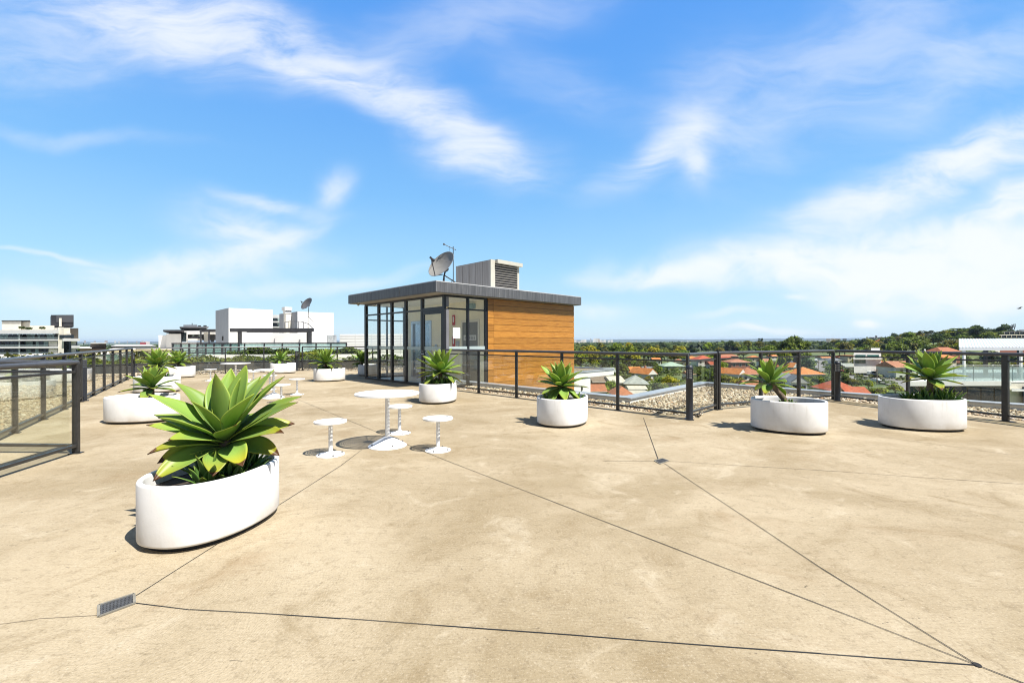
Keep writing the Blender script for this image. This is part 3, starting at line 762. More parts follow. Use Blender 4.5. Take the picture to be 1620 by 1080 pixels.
PL = [  # label, centre, half axes, angle, height
    ('largest white oval planter in the left foreground', (-2.317, 3.444), .50, .38, 81, .452),
    ('white oval planter turned broadside between left railing and the foreground planter', (-6.69, 8.02), .56, .42, 6, .45),
    ('white planter mostly hidden behind the leaves of the foreground agave', (-10.1, 12.6), .55, .42, 10, .45),
    ('white planter farthest left at the back near the round bollard', (-13.35, 17.7), .58, .42, 8, .45),
    ('white planter at the back railing left of the round bollard', (-10.30, 19.9), .52, .42, 25, .45),
    ('white planter left of the lift lobby with two agave clumps', (-6.58, 15.95), .53, .42, 30, .45),
    ('white planter half hidden behind the back corner of the lift lobby', (-6.02, 18.7), .55, .42, 80, .45),
    ('white planter in front of the lift lobby corner post', (-1.745, 10.44), .55, .42, 83, .45),
    ('white planter with rounded front in front of the timber wall', (.875, 7.69), .55, .42, 68, .465),
    ('white planter whose agave leans out over its left end', (4.36, 7.0), .52, .42, -28, .485),
    ('rightmost white oval planter by the railing', (6.62, 7.17), .56, .42, -6, .49)]
for (lb, c, a, b_, th, hh) in PL: make_planter(lb, (c[0], c[1], 0), a, b_, R(th), hh)
make_agave('giant broad-leaved agave in the foreground planter', (-2.27, 3.50), .70, .50, 40, 11, .21, pups=11, soil=.36, e_out=-34, az0=.4, pl=.21, pr=.27, px_=.55, py_=1., leaves=BIG_LEAVES)
make_agave('small yellow-green agave in the broadside planter by the left railing', (-6.52, 8.0), .66, .42, 24, 12, .155, pups=0)
make_agave('yellow-green agave showing behind the foreground agave leaves', (-10.1, 12.6), .82, .50, 28, 13, .17, pups=2)
make_agave('bright agave in the farthest left planter', (-13.35, 17.7), .66, .52, 28, 14, .17, pups=2)
make_agave('spiky agave with yellowed lower leaves at the back railing', (-10.42, 19.9), .66, .46, 26, 15, .12, pups=2, e_out=-30)
make_agave('wide dark agave left of the lift lobby', (-6.72, 15.95), .70, .60, 44, 16, .13, pups=8, e_out=-22)
make_agave('dark agave seen past the back corner of the lift lobby', (-6.3, 18.6), .60, .55, 34, 17, .13, pups=2)
make_agave('tall fresh green agave in front of the lift lobby corner', (-1.69, 10.45), .75, .57, 44, 18, .165, pups=18, e_out=-26, pl=.19)
make_agave('dense agave with drooping lower leaves before the timber wall', (.84, 7.62), .70, .44, 44, 19, .15, pups=5, e_out=-40)
make_agave('agave leaning left on a bare curved trunk', (4.08, 7.02), .80, .41, 22, 20, .135, trunk=(.30, .0), pups=4, e_out=-24, pl=.09, pr=.12)
make_agave('large spreading agave in the rightmost planter', (6.80, 7.2), .86, .455, 30, 21, .155, pups=12, e_out=-18, pl=.25, pr=.3)

# ------------------------------------------------------------------ tables and stools
def ring(mb, r0, r1, z0, z1, n=56):
    vs = []; fs = []
    for k in range(n):
        c, s = math.cos(6.28318 * k / n), math.sin(6.28318 * k / n)
        vs += [(r0 * c, r0 * s, z0), (r1 * c, r1 * s, z0), (r1 * c, r1 * s, z1), (r0 * c, r0 * s, z1)]
    for k in range(n):
        a, b = 4 * k, 4 * ((k + 1) % n)
        for i in range(4): j = (i + 1) % 4; fs.append((a + i, b + i, b + j, a + j))
    mb.add(vs, fs)
def mesh_top(rad, z, rim, step, wring):
    mb = MB(); ring(mb, rad - rim, rad, z - .02, z); r = rad * .17
    mb.lathe([(r, z - .014), (r, z - .002)], 32)
    x = r + step - wring
    while x + wring < rad - rim - .004:
        ring(mb, x, x + wring, z - .012, z - .003); x += step
    for k in range(16):
        a = 6.28318 * k / 16
        mb.box(((r + rad - rim) / 2 * math.cos(a), (r + rad - rim) / 2 * math.sin(a), z - .0095), (rad - rim - r + .01, .010, .010), Matrix.Rotation(a, 3, 'Z'))
    return mb
def slotted_column(r, z0, z1, s0, s1):
    nk, dz, turn = 16, .0075, 6; lead = turn * dz / nk; nz = int((z1 - z0) / dz) + turn; vs = []; fs = []
    for j in range(nz + 1):
        for k in range(nk):
            a = 6.28318 * k / nk; vs.append((r * math.cos(a), r * math.sin(a), max(z0, min(z1, z0 + (j - turn) * dz + k * lead))))
    for j in range(nz):
        for k in range(nk):
            k2 = (k + 1) % nk; up = turn if k2 == 0 else 0
            if j + 1 + up > nz: continue
            zc = z0 + (j - turn) * dz + k * lead
            if s0 < zc < s1 and (j % 6) in (0, 1) and (k % 8) in (1, 2, 3, 4, 5): continue
            fs.append((j * nk + k, (j + up) * nk + k2, (j + 1 + up) * nk + k2, (j + 1) * nk + k))
    m = MB(); m.add(vs, fs); m.lathe([(r * .88, z0), (r * .88, z1)], 12)
    return m
def make_seat_thing(name, label, cat, loc, rad, h, colr, base, group, rz=0):
    t = thing(name, label, cat, loc, rz, group)
    top = mesh_top(rad, h, rad * .11 if rad > .3 else .026, .029, .0145)
    top.build('table_top' if rad > .3 else 'seat', M_WHITE, t)
    slotted_column(colr, base[-1][1] - .01, h - .012, h * .30, h - .05).build('column', M_WHITE, t, smooth=60)
    b = MB(); b.lathe(base, 48); b.build('base', M_WHITE, t, smooth=30)
    for k in range(4):
        a = .6 + k * math.pi / 2; rb = base[1][0] * .82
        zb = np.interp(rb, [q[0] for q in base[1:]][::-1], [q[1] for q in base[1:]][::-1])
        m = MB(); m.lathe([(.011, 0), (.011, .008), (.007, .008), (.007, .016)], 8, (rb * math.cos(a), rb * math.sin(a), zb)); m.build('bolt', M_BOLT, t)
    note_kids(t)
    return t
TB = [(.255, 0), (.255, .008), (.20, .040), (.12, .085), (.06, .118), (.034, .13)]
SB = [(.168, 0), (.168, .006), (.12, .014), (.06, .030), (.03, .045)]
tab = make_seat_thing('round_table', 'nearest white round table with perforated top', 'table', pt(613, 705), .425, .72, .029, TB, 'white round tables on the roof deck')
stl = make_seat_thing('round_stool', 'white round stool left of the nearest table', 'stool', pt(523, 719), .195, .425, .024, SB, 'white round stools on the roof deck')
def put(proto, loc, label, rz):
    c = copy_tree(proto); c.location = loc; c.rotation_euler = (0, 0, rz); c['label'] = label
    return c
put(stl, pt(693, 712), 'white round stool right of the nearest table', .7)
put(stl, pt(632, 685), 'white round stool standing behind the nearest table', 1.5)
put(tab, pt(433, 629), 'white round table in the middle set, left of the nearest table', .4)
put(stl, pt(445, 637), 'nearer white stool on the right side of the middle table', .3)
put(stl, pt(470, 624), 'white stool alone at the right of the middle table', 1.1)
put(stl, pt(384, 626), 'white stool behind the foreground agave leaves, left of middle table', 2.)
put(stl, pt(427, 616), 'white stool just behind the middle table', .9)
put(tab, pt(373, 609), 'white round table farthest back near the rear railing', 1.)
put(stl, pt(389, 604), 'white stool between the two far tables, nearer the farthest table', .3)
put(stl, pt(401, 607), 'white stool right of the farthest table, second from it', 1.6)
put(stl, pt(333, 602), 'white stool left of the farthest table', 2.2)

# ------------------------------------------------------------------ lift lobby (local x = along the timber face, y = along the glass face)
lob = thing('lift_lobby', 'rooftop lift lobby with flat zinc roof, glazed corner and orange timber wall', 'lift lobby', KC, math.pi / 4)
ZS, ZR, WX, WY, GX = 2.83, 3.14, 6.34, 5.0, 1.70
def P(mb, name, mat, par=lob, **k): return mb.build(name, mat, par, **k)
m = MB(); m.b2((-.5, -.3, ZS), (WX + .14, WY + .36, ZR)); roof = P(m, 'roof', M_ZINC, bevel=.006)
m = MB()
for x in (2.0, 4.2): m.b2((x - .008, -.306, ZS + .005), (x + .008, -.299, ZR + .004))
for y in (1.7, 3.6): m.b2((-.506, y - .006, ZS + .005), (-.499, y + .006, ZR + .004))
m.b2((-.508, -.308, ZS + .004), (-.490, -.290, ZR + .006)); m.build('seam', pmat('zinc_edge', (.20, .20, .205), .4, .2, 8), roof)
m = MB(); m.b2((-.49, -.29, ZR + .001), (WX + .13, WY + .35, ZR + .022)); m.build('roof_flashing', pmat('roof_flashing', (.46, .46, .46), .5, .2, 4), roof)
m = MB(); m.b2((-.46, -.26, ZS - .012), (WX + .1, WY + .32, ZS - .002)); P(m, 'soffit', pmat('soffit', (.34, .32, .29), .7, .1, 3))
m = MB(); m.b2((-.015, -.016, ZS - .075), (GX + .02, .06, ZS - .013)); m.b2((-.016, .062, ZS - .075), (.06, WY + .02, ZS - .013)); m.b2((.062, WY - .06, ZS - .075), (GX, WY + .018, ZS - .013)); P(m, 'head_frame', M_FRAME)
m = MB(); m.b2((-.014, -.014, .001), (GX + .02, .07, .07)); m.b2((-.012, 1.2, .001), (.07, WY + .01, .07)); m.b2((.075, WY - .07, .001), (GX, WY + .01, .07)); P(m, 'sill_frame', M_FRAME)
# corner post and its grey panel
m = MB(); m.b2((-.03, -.03, .0), (.055, .055, ZS - .012)); P(m, 'corner_post', M_FRAME)
m = MB(); m.b2((.058, -.02, .072), (.16, .05, 2.40)); m.b2((.058, -.02, 2.45), (.16, .05, ZS - .076)); P(m, 'grey_panel', M_PANEL)
for x in (.92, GX - .035):
    m = MB(); m.b2((x - .035, -.026, .072), (x + .035, .06, ZS - .077)); P(m, 'mullion', M_FRAME)
for y in (1.17, 2.14, 3.05, 3.98, WY - .04):
    m = MB(); wd = .05 if y < 4.5 else .06; m.b2((-.028, y - wd, .072), (.06, y + wd, ZS - .077)); P(m, 'mullion', M_FRAME)
for x in (.06, GX - .04):
    m = MB(); m.b2((x - .03, WY - .06, .072), (x + .03, WY + .024, ZS - .077)); P(m, 'mullion', M_FRAME)
m = MB(); m.b2((.875, WY - .05, .072), (.925, WY + .022, ZS - .077)); P(m, 'mullion', M_FRAME)
m = MB(); m.b2((.162, -.020, 2.385), (.882, .05, 2.43)); m.b2((.957, -.020, 2.385), (GX - .072, .05, 2.43)); P(m, 'transom', M_FRAME)
m = MB(); m.b2((-.02, 1.222, 2.37), (.05, WY - .102, 2.42)); P(m, 'transom', M_FRAME)
m = MB(); m.b2((-.024, .057, 2.33), (.056, 1.118, 2.46)); P(m, 'transom', M_FRAME)
m = MB(); m.b2((.092, WY - .05, 2.20), (GX - .072, WY + .01, 2.25)); P(m, 'transom', M_FRAME)
def pane(lo, hi, frost=True, ax=0):
    m = MB(); m.b2(lo, hi); p_ = m.build('glass_pane', M_KGLASS, lob)
    if frost and lo[2] < 1.0:
        f = MB()
        if hi[1] - lo[1] < .02: f.b2((lo[0] + .002, lo[1] - .004, 1.14), (hi[0] - .002, lo[1] - .001, 1.25))
        else: f.b2((lo[0] - .004, lo[1] + .002, 1.14), (lo[0] - .001, hi[1] - .002, 1.25))
        f.build('frosted_strip', M_FROST, p_)
for (x0, x1) in ((.162, .884), (.956, GX - .071)):
    pane((x0, .008, .072), (x1, .016, 2.384)); pane((x0, .008, 2.431), (x1, .016, ZS - .077), False)
for (y0, y1) in ((1.222, 2.088), (2.192, 2.998), (3.102, 3.928), (4.032, WY - .102)):
    pane((.008, y0, .072), (.016, y1, 2.369)); pane((.008, y0, 2.421), (.016, y1, ZS - .077), False)
pane((.008, .06, 2.462), (.016, 1.116, ZS - .077), False)
for (x0, x1) in ((.092, .874), (.926, GX - .071)):
    pane((x0, WY - .03, .072), (x1, WY - .022, 2.199), False); pane((x0, WY - .03, 2.251), (x1, WY - .022, ZS - .077), False)
# glazed entrance door with pull handle
m = MB(); y0, y1 = .062, 1.112
m.b2((-.022, y0, .012), (.03, y0 + .07, 2.325)); m.b2((-.022, y1 - .07, .012), (.03, y1, 2.325)); m.b2((-.022, y0 + .072, .012), (.03, y1 - .072, .11)); m.b2((-.022, y0 + .072, 2.25), (.03, y1 - .072, 2.325))
dr = P(m, 'door', M_FRAME)
m = MB(); m.b2((.0, y0 + .072, .112), (.008, y1 - .072, 2.248)); dg = m.build('door_glass', M_KGLASS, dr)
m = MB(); m.b2((-.006, y0 + .075, 1.14), (-.002, y1 - .075, 1.25)); m.build('frosted_strip', M_FROST, dr)
m = MB(); m.tube([(-.03, y1 - .035, 1.02), (-.09, y1 - .035, 1.02), (-.09, y1 - .16, 1.02)], .011, 8); m.tube([(-.03, y1 - .035, 1.10), (-.075, y1 - .035, 1.10)], .011, 8); m.build('handle', pmat('handle_steel', (.6, .6, .6), .25, metal=1), dr)
# inside: floor, ceiling, core wall with lift door and stair door
m = MB(); m.b2((.075, .075, .001), (GX - .001, WY - .075, .015)); P(m, 'lobby_floor', pmat('lobby_tiles', (.66, .63, .54), .35, .12, 3))
m = MB(); m.b2((.062, .062, ZS - .06), (GX - .002, WY - .062, ZS - .02)); P(m, 'lobby_ceiling', M_CEIL)
m = MB(); m.b2((GX, .075, .0), (GX + .12, 3.16, ZS - .02)); m.b2((GX, 4.44, .0), (GX + .12, WY - .0, ZS - .02)); m.b2((GX, 3.162, 2.16), (GX + .12, 4.438, ZS - .02)); P(m, 'lobby_wall', M_BEIGE)
m = MB(); m.b2((GX - .02, 3.10, .02), (GX + .1, 3.22, 2.20)); m.b2((GX - .02, 4.38, .02), (GX + .1, 4.50, 2.20)); m.b2((GX - .02, 3.222, 2.10), (GX + .1, 4.378, 2.20)); P(m, 'lift_frame', M_STEEL)
m = MB(); m.b2((GX + .045, 3.222, .02), (GX + .06, 3.797, 2.098)); m.b2((GX + .045, 3.803, .02), (GX + .06, 4.378, 2.098)); P(m, 'lift_door', pmat('lift_door', (.30, .38, .46), .22, .1, 2, metal=.8))
m = MB(); m.b2((GX - .03, 3.0 - .26, 1.0), (GX - .001, 2.86, 1.3)); P(m, 'call_panel', M_STEEL)
m = MB(); m.b2((GX - .025, .34, .02), (GX - .002, .42, 2.14)); m.b2((GX - .025, 1.24, .02), (GX - .002, 1.32, 2.14)); m.b2((GX - .025, .422, 2.06), (GX - .002, 1.238, 2.14)); P(m, 'door_frame', pmat('door_frame', (.70, .67, .55), .5))
m = MB(); m.b2((GX - .02, .425, .02), (GX - .004, 1.235, 2.055)); d2 = P(m, 'stair_door', pmat('stair_door', (.17, .16, .14), .45, .1, 3))
m = MB(); m.b2((GX - .028, .50, 1.44), (GX - .021, 1.16, 1.62)); m.build('door_sign', pmat('sign_grey', (.55, .55, .52), .5), d2)
for zz in (1.52, 1.56, 1.48):
    m = MB()
    for k in range(7): m.b2((GX - .031, .56 + k * .08, zz - .009), (GX - .0285, .56 + k * .08 + .05, zz + .009))
    m.build('lettering', pmat('sign_text', (.08, .08, .08), .6), d2)
for z0 in (1.98, 1.22):
    m = MB(); m.b2((GX - .03, 1.66, z0), (GX - .002, 1.80, z0 + .36)); sg = P(m, 'fire_sign', M_RED)
    m = MB(); m.b2((GX - .036, 1.705, z0 + .1), (GX - .031, 1.755, z0 + .3)); m.build('white_mark', M_PAPER, sg)
m = MB(); m.b2((.0, .40 - .0, 0), (0.001, .401, .001)) if False else None
m = MB(); m.b2((.34, .0165, 1.50), (.62, .019, 1.83)); P(m, 'paper_notice', M_PAPER)
m = MB(); m.b2((GX - .05, 1.42, 1.24), (GX - .002, 1.56, 1.42)); P(m, 'intercom', pmat('intercom', (.42, .45, .48), .4, .2, 30))
m = MB(); m.b2((GX - .12, .55, 2.50), (GX - .002, .90, 2.68)); P(m, 'exit_light', pmat('exit_light', (.22, .32, .30), .5))
# timber boarding in front of the core, running down past the roof edge
def boards(name, x0, x1, z0, z1, step, y, split):
    V = []; Fc = []; T_ = []
    z = z1; k = 0
    while z > z0:
        zb = z - step + .011
        for (a, b_) in ((x0, split - .003), (split + .003, x1)):
            o = len(V); g = ((k * 37 + (a > x0) * 17) % 29) / 29.
            for yy_ in (y, y + .03): V += [(a, yy_, zb), (b_, yy_, zb), (b_, yy_, z), (a, yy_, z)]
            Fc += [(o, o + 1, o + 2, o + 3), (o + 5, o + 4, o + 7, o + 6), (o + 3, o + 2, o + 6, o + 7), (o + 1, o, o + 4, o + 5), (o, o + 3, o + 7, o + 4), (o + 2, o + 1, o + 5, o + 6)]
            T_ += [g] * 8
        z -= step; k += 1
    me = np_mesh(name, np.array(V), np.array(Fc), M_TIMBER, np.array(T_)); ob = D.objects.new(name, me); COL.objects.link(ob); ob.parent = lob
    return ob
boards('timber_cladding', GX + .022, WX, -2.6, ZS - .03, .212, -.042, GX + .022 + .26)
m = MB(); m.b2((GX + .03, -.010, -17), (WX - .004, .06, ZS - .02)); m.b2((WX - .1, .062, -17), (WX - .002, WY, ZS - .02)); m.b2((GX + .125, WY - .1, -.1), (WX - .102, WY - .002, ZS - .02)); P(m, 'core_wall', M_DGREY)
m = MB(); m.b2((GX + .001, -.045, .0), (GX + .02, .05, ZS - .08)); P(m, 'corner_trim', M_FRAME)

def cam_dome(label, loc):
    t = thing('security_camera', label, 'security camera', loc)
    m = MB(); m.lathe([(.05, -.03), (.06, -.02), (.06, 0)], 16); m.build('mount', M_PANEL, t)
    m = MB(); m.lathe([(.012, -.085), (.038, -.07), (.05, -.03)], 16); m.build('dome', M_VENTW, t, smooth=60)
cam_dome('small dome security camera under the left roof corner of the lift lobby', K(-.30, 4.95, ZS - .002))

# roof exhaust box
vb = thing('roof_vent', 'grey sheet metal exhaust box with louvre on the lobby roof', 'roof vent', K(2.35, .5, ZR + .024), math.pi / 4)
m = MB(); m.b2((.0, .06, 0), (1.40, 1.95, 1.06)); P(m, 'casing', M_VENT, vb)
m = MB()
for y in (.42, .80, 1.18, 1.56): m.b2((-.008, y - .006, 0.01), (.0, y + .006, 1.05))
P(m, 'seam', pmat('vent_seam', (.20, .185, .17), .6), vb)
m = MB(); m.b2((-.004, .0, 0), (.2, .056, 1.07)); m.b2((1.31, .0, 0), (1.404, .056, 1.0)); P(m, 'jamb', M_VENTW, vb)
m = MB(); m.b2((.202, .03, .01), (1.308, .056, 1.06)); P(m, 'louvre_back', M_BLACK, vb)
m = MB()
for k in range(11): m.box((.755, .005, .07 + k * .083), (1.10, .036, .007), Matrix.Rotation(R(-48), 3, 'X'))
P(m, 'louvre_blades', pmat('louvre_metal', (.34, .32, .29), .5), vb)
m = MB(); m.b2((.203, -.13, .955), (1.46, .029, 1.08)); P(m, 'hood', M_VENTW, vb)

def make_dish(label, loc, nrm, rad, mast, stay=True, colr=(.19, .185, .172)):
    t = thing('satellite_dish', label, 'satellite dish', loc)
    n = Vector(nrm).normalized(); q = n.to_track_quat('Z', 'Y').to_matrix()
    c = Vector((0, 0, mast)); dm = pmat('dish_grey' if stay else 'dish_dark', colr, .5, .1, 5)
    m = MB(); prof = []
    for i in range(9): r_ = rad * i / 8; prof.append((max(r_, .004), .32 * r_ * r_ / rad))
    back = [(r_, z - .012) for r_, z in reversed(prof)]
    m.lathe(prof + [(rad * 1.02, prof[-1][1] - .004)] + back, 40); m.v = [tuple(q @ Vector(v) + c) for v in m.v]
    m.build('reflector', dm, t, smooth=50)
    up = Vector((0, 0, 1)); dn = (-(up - n * up.dot(n))).normalized()
    foc = c + n * rad * 1.15 + dn * rad * .25; low = c + dn * rad * .98 + n * rad * .3
    m = MB(); m.tube([c - n * .08 + dn * rad * .5, low, foc], .016, 8); sd = n.cross(dn)
    m.tube([c + sd * rad * .9 + n * rad * .26, foc], .006, 6); m.tube([c - sd * rad * .9 + n * rad * .26, foc], .006, 6); m.build('feed_arm', M_CHAR, t)
    m = MB(); m.tube([foc + n * .05, foc - n * .10], .035, 12); m.tube([foc - n * .10, foc - n * .13], .05, 12); m.build('feed_horn', M_CHAR, t, smooth=40)
    m = MB(); m.tube([(0, 0, 0), (0, 0, mast * .55), c - n * .1], .026, 10)
    m.tube([c - n * .07, c - n * .16], .08, 10)
    if stay:
        m.tube([(0, 0, mast * .6), (.45, .28, .12), (.75, .45, .02)], .02, 8); m.tube([(0, 0, mast * .6), (-.1, .25, .01)], .018, 8)
    else: m.tube([(0, 0, mast * .62), (.5, .1, mast * .40)], .02, 8)
    m.build('mount', M_CHAR, t, smooth=40)
    return t
make_dish('grey satellite dish on the lobby roof above the glazed corner', K(.66, .90, ZR + .022), (-.50, -.66, .52), .50, .66)
an = thing('tv_antenna', 'thin television antenna mast beside the satellite dish on the lobby roof', 'antenna', K(.93, .76, ZR + .022))
m = MB(); m.tube([(0, 0, 0), (0, 0, 1.34)], .013, 8); m.tube([(0, 0, .28), (-.14, -.05, .05), (-.16, -.06, 0)], .012, 6); P(m, 'mast', M_CHAR, an)
m = MB(); m.tube([(.08, 0, 1.23), (-.30, -.02, 1.41)], .012, 6)
for f in (0, .25, .5, .8, 1.):
    c = Vector((.08, 0, 1.23)).lerp(Vector((-.30, -.02, 1.41)), f); m.tube([c + Vector((0, -.1 + .03 * f, 0)), c + Vector((0, .1 - .03 * f, 0))], .006, 5)
m.tube([(-.28, -.02, 1.40), (-.32, -.02, 1.42)], .03, 8); m.tube([(-.12, 0, 1.31), (-.13, -.02, 1.17), (-.05, 0, 1.05), (0, 0, .99)], .004, 5)
P(m, 'aerial', M_CHAR, an)

# ------------------------------------------------------------------ foliage generators
def leaf_quads(P0, N, sz, g, jit=.7):
    n = len(P0); N = N + g.normal(0, jit, (n, 3)); N /= np.linalg.norm(N, axis=1)[:, None] + 1e-9
    a = np.cross(N, g.normal(0, 1, (n, 3))); a /= np.linalg.norm(a, axis=1)[:, None] + 1e-9; b = np.cross(N, a)
    s = (sz * g.uniform(.6, 1.35, n))[:, None]; k = g.uniform(.5, .85, n)[:, None]
    V = np.stack([P0 - a * s - b * s * k * .4, P0 - a * s * .1 - b * s * k, P0 + a * s + b * s * k * .3, P0 + a * s * .1 + b * s * k], 1).reshape(-1, 3)
    return V, np.arange(4 * n).reshape(n, 4)
def crown_mesh(name, lobes, nleaf, leaf_s, seed, core=.72, jit=.6):
    """leafy mass: leaves over the shells of several lobes (x, y, z, r, squash), with an inner mass so that it is not see-through"""
    g = np.random.default_rng(seed); VS = []; FS = []; TS = []; o = 0
    A = np.array([l[3] ** 2 for l in lobes]); cnt = (nleaf * A / A.sum()).astype(int)
    for (x, y, z, r, sq), n in zip(lobes, cnt):
        d = g.normal(0, 1, (n, 3)); d /= np.linalg.norm(d, axis=1)[:, None]
        d[:, 2] = np.where(d[:, 2] < -.35, -d[:, 2] * .5, d[:, 2])
        rr = r * (1 - .34 * g.random(n) ** 2) * (1 + .10 * np.sin(d[:, 0] * 7 + seed) * np.cos(d[:, 1] * 6))
        p = d * rr[:, None] * np.array([1, 1, sq]) + np.array([x, y, z])
        V, Fq = leaf_quads(p, d + np.array([0, 0, .35]), leaf_s, g, jit)
        VS.append(V); FS.append(Fq + o); o += len(V)
        TS.append(np.repeat(np.clip(g.random(n) * .55 + g.random() * .6 - .05, 0, 1), 4))
    V = np.concatenate(VS); Fq = np.concatenate(FS); Tn = np.concatenate(TS)
    if core:
        cv = []; cf = []
        for (x, y, z, r, sq) in lobes:
            vv = ICO_V * r * core * np.array([1, 1, sq]) * g.uniform(.85, 1.1, (12, 1)) + np.array([x, y, z])
            tri = ICO_F + o; o += 12; cv.append(vv); cf.append(np.concatenate([tri, tri[:, 2:3]], 1))
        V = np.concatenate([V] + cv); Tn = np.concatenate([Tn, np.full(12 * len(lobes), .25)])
        me = D.meshes.new(name); me.from_pydata(V.tolist(), [], Fq.tolist() + [tuple(f[:3]) for c in cf for f in c.tolist()])
        fattr(me, 'tone', Tn.astype(np.float32)); me.materials.append(M_FOL); me.update(); return me
    return np_mesh(name, V, Fq, M_FOL, Tn)
def dome_lobes(n, rx, rz, z0, r, seed, sq=.8, flat=0.):
    g = random.Random(seed); L = [(0, 0, z0 + rz * .35, min(rx, rz) * .78, .9)]
    for i in range(n):
        a = g.uniform(0, 6.28); el = math.asin(g.uniform(-.15, 1)); q = g.uniform(.55, .95)
        L.append((rx * q * math.cos(a) * math.cos(el), rx * q * math.sin(a) * math.cos(el), z0 + rz * q * math.sin(el) * (1 - flat), r * g.uniform(.65, 1.25), sq))
    return L
def trunk_mesh(name, h, r, spread, seed, nb=4):
    g = random.Random(seed); m = MB(); m.tube([(0, 0, -.5), (.02 * h, 0, h * .4), (0, .02 * h, h * .75)], [r * 1.3, r, r * .7], 8)
    for k in range(nb):
        a = 6.28 * k / nb + g.uniform(-.5, .5); s = spread * g.uniform(.6, 1)
        m.tube([(0, 0, h * g.uniform(.35, .6)), (s * .5 * math.cos(a), s * .5 * math.sin(a), h * .75), (s * math.cos(a), s * math.sin(a), h * g.uniform(.9, 1.1))], [r * .6, r * .4, r * .15], 6)
    me = D.meshes.new(name); me.from_pydata(m.v, [], m.f); me.materials.append(M_BARK); me.update(); return me
TREES = {}
def kind_of_tree(key, crown, trunk): TREES[key] = (crown, trunk)
for i in range(3):
    kind_of_tree('broad%d' % i, crown_mesh('broad_crown', dome_lobes(16, 4.2, 3.6, 4.4, 1.9, 30 + i), 2000, .40, 40 + i), trunk_mesh('broad_trunk', 5.2, .28, 2.6, 50 + i))
for i in range(2):
    kind_of_tree('gum%d' % i, crown_mesh('gum_crown', dome_lobes(13, 3.4, 4.2, 6.2, 1.45, 60 + i, .6), 1700, .38, 70 + i, .55, .9), trunk_mesh('gum_trunk', 8.4, .24, 2.8, 80 + i, 6))
for i in range(2):
    kind_of_tree('shrub%d' % i, crown_mesh('shrub_crown', dome_lobes(10, 2.0, 1.8, 1.3, 1.0, 90 + i), 1300, .20, 95 + i), trunk_mesh('shrub_trunk', 1.6, .12, 1.0, 98 + i))
kind_of_tree('fig', crown_mesh('fig_crown', dome_lobes(60, 8.6, 8.2, 8.2, 2.3, 101, .85), 9000, .42, 102, .8), trunk_mesh('fig_trunk', 9, .9, 5, 103, 7))
kind_of_tree('spread', crown_mesh('spreading_crown', [(random.Random(5 + k).uniform(-6, 6), random.Random(50 + k).uniform(-5, 5), 9.5 + random.Random(90 + k).uniform(-.8, 1.4), random.Random(130 + k).uniform(1.1, 2.2), .42) for k in range(17)], 2200, .32, 104, .5, .8), trunk_mesh('spreading_trunk', 9.4, .34, 5.2, 105, 8))
kind_of_tree('conifer', crown_mesh('conifer_crown', [(0, 0, 1.5 + k * 1.15, 2.1 * (1 - k / 9.2), .55) for k in range(9)], 1800, .28, 106, .8), trunk_mesh('conifer_trunk', 6, .25, .8, 107, 3))
def palm_mesh():
    V = []; Fc = []; g = random.Random(4)
    for k in range(34):
        a = 6.283 * k / 34 * 2.4; e = R(g.uniform(-25, 75)); p = Vector((0, 0, 7)); el = e; pr = None
        for j in range(7):
            wd = .55 * math.sin(math.pi * min(1, .12 + j / 7)); s = Vector((-math.sin(a), math.cos(a), 0)) * wd
            o = len(V); V += [tuple(p - s - Vector((0, 0, wd * .5))), tuple(p), tuple(p + s - Vector((0, 0, wd * .5)))]
            if pr is not None: Fc += [(pr, pr + 1, o + 1, o), (pr + 1, pr + 2, o + 2, o + 1)]
            pr = o; p = p + Vector((math.cos(a) * math.cos(el), math.sin(a) * math.cos(el), math.sin(el))) * .52; el -= R(19)
    return np_mesh('palm_crown', np.array(V), np.array(Fc), M_FOL, np.array([g.random() for _ in V]))
pm = MB(); pm.tube([(0, 0, -.5), (.1, 0, 3.5), (0, 0, 7)], [.4, .3, .26], 9)
pme = D.meshes.new('palm_trunk'); pme.from_pydata(pm.v, [], pm.f); pme.materials.append(M_BARK)
kind_of_tree('palm', palm_mesh(), pme)

GREENS = {'dark': (.034, .062, .012), 'mid': (.100, .145, .015), 'yellow': (.240, .230, .012), 'olive': (.130, .138, .024), 'lime': (.165, .220, .016)}
NTREE = [0]
def tree(key, loc, s, colr, label, group=None, rz=None, cat='tree', sz=None):
    c, k = TREES[key]; r = random.Random(NTREE[0] * 13 + 5); NTREE[0] += 1
    nm = {'palm': 'palm_tree', 'fig': 'fig_tree', 'conifer': 'conifer_tree', 'shrub': 'shrub', 'gum': 'gum_tree', 'spread': 'spreading_tree', 'broad': 'broadleaf_tree'}[key.rstrip('0123456789')]
    t = thing(nm, label, cat, loc, r.uniform(0, 6.28) if rz is None else rz, group)
    t.scale = (s, s, s * (sz or r.uniform(.9, 1.12)))
    v = r.uniform(.8, 1.25); base = GREENS[colr]; colv = tuple(b * v * r.uniform(.92, 1.08) for b in base) + (1,)
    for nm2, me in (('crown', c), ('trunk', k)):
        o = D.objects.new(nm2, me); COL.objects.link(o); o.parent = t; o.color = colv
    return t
def leafy(name, pts_fn, n, size, seed, colr, label=None, cat=None, kind=None, group=None, parent=None):
    g = np.random.default_rng(seed); p, nr = pts_fn(g, n); V, Fq = leaf_quads(p, nr, size, g, .8)
    me = np_mesh(name, V, Fq, M_FOL, np.repeat(g.random(len(p)), 4)); o = D.objects.new(name, me); COL.objects.link(o); o.color = colr + (1,)
    if parent: o.parent = parent
    return tag(o, label, cat, group, kind)

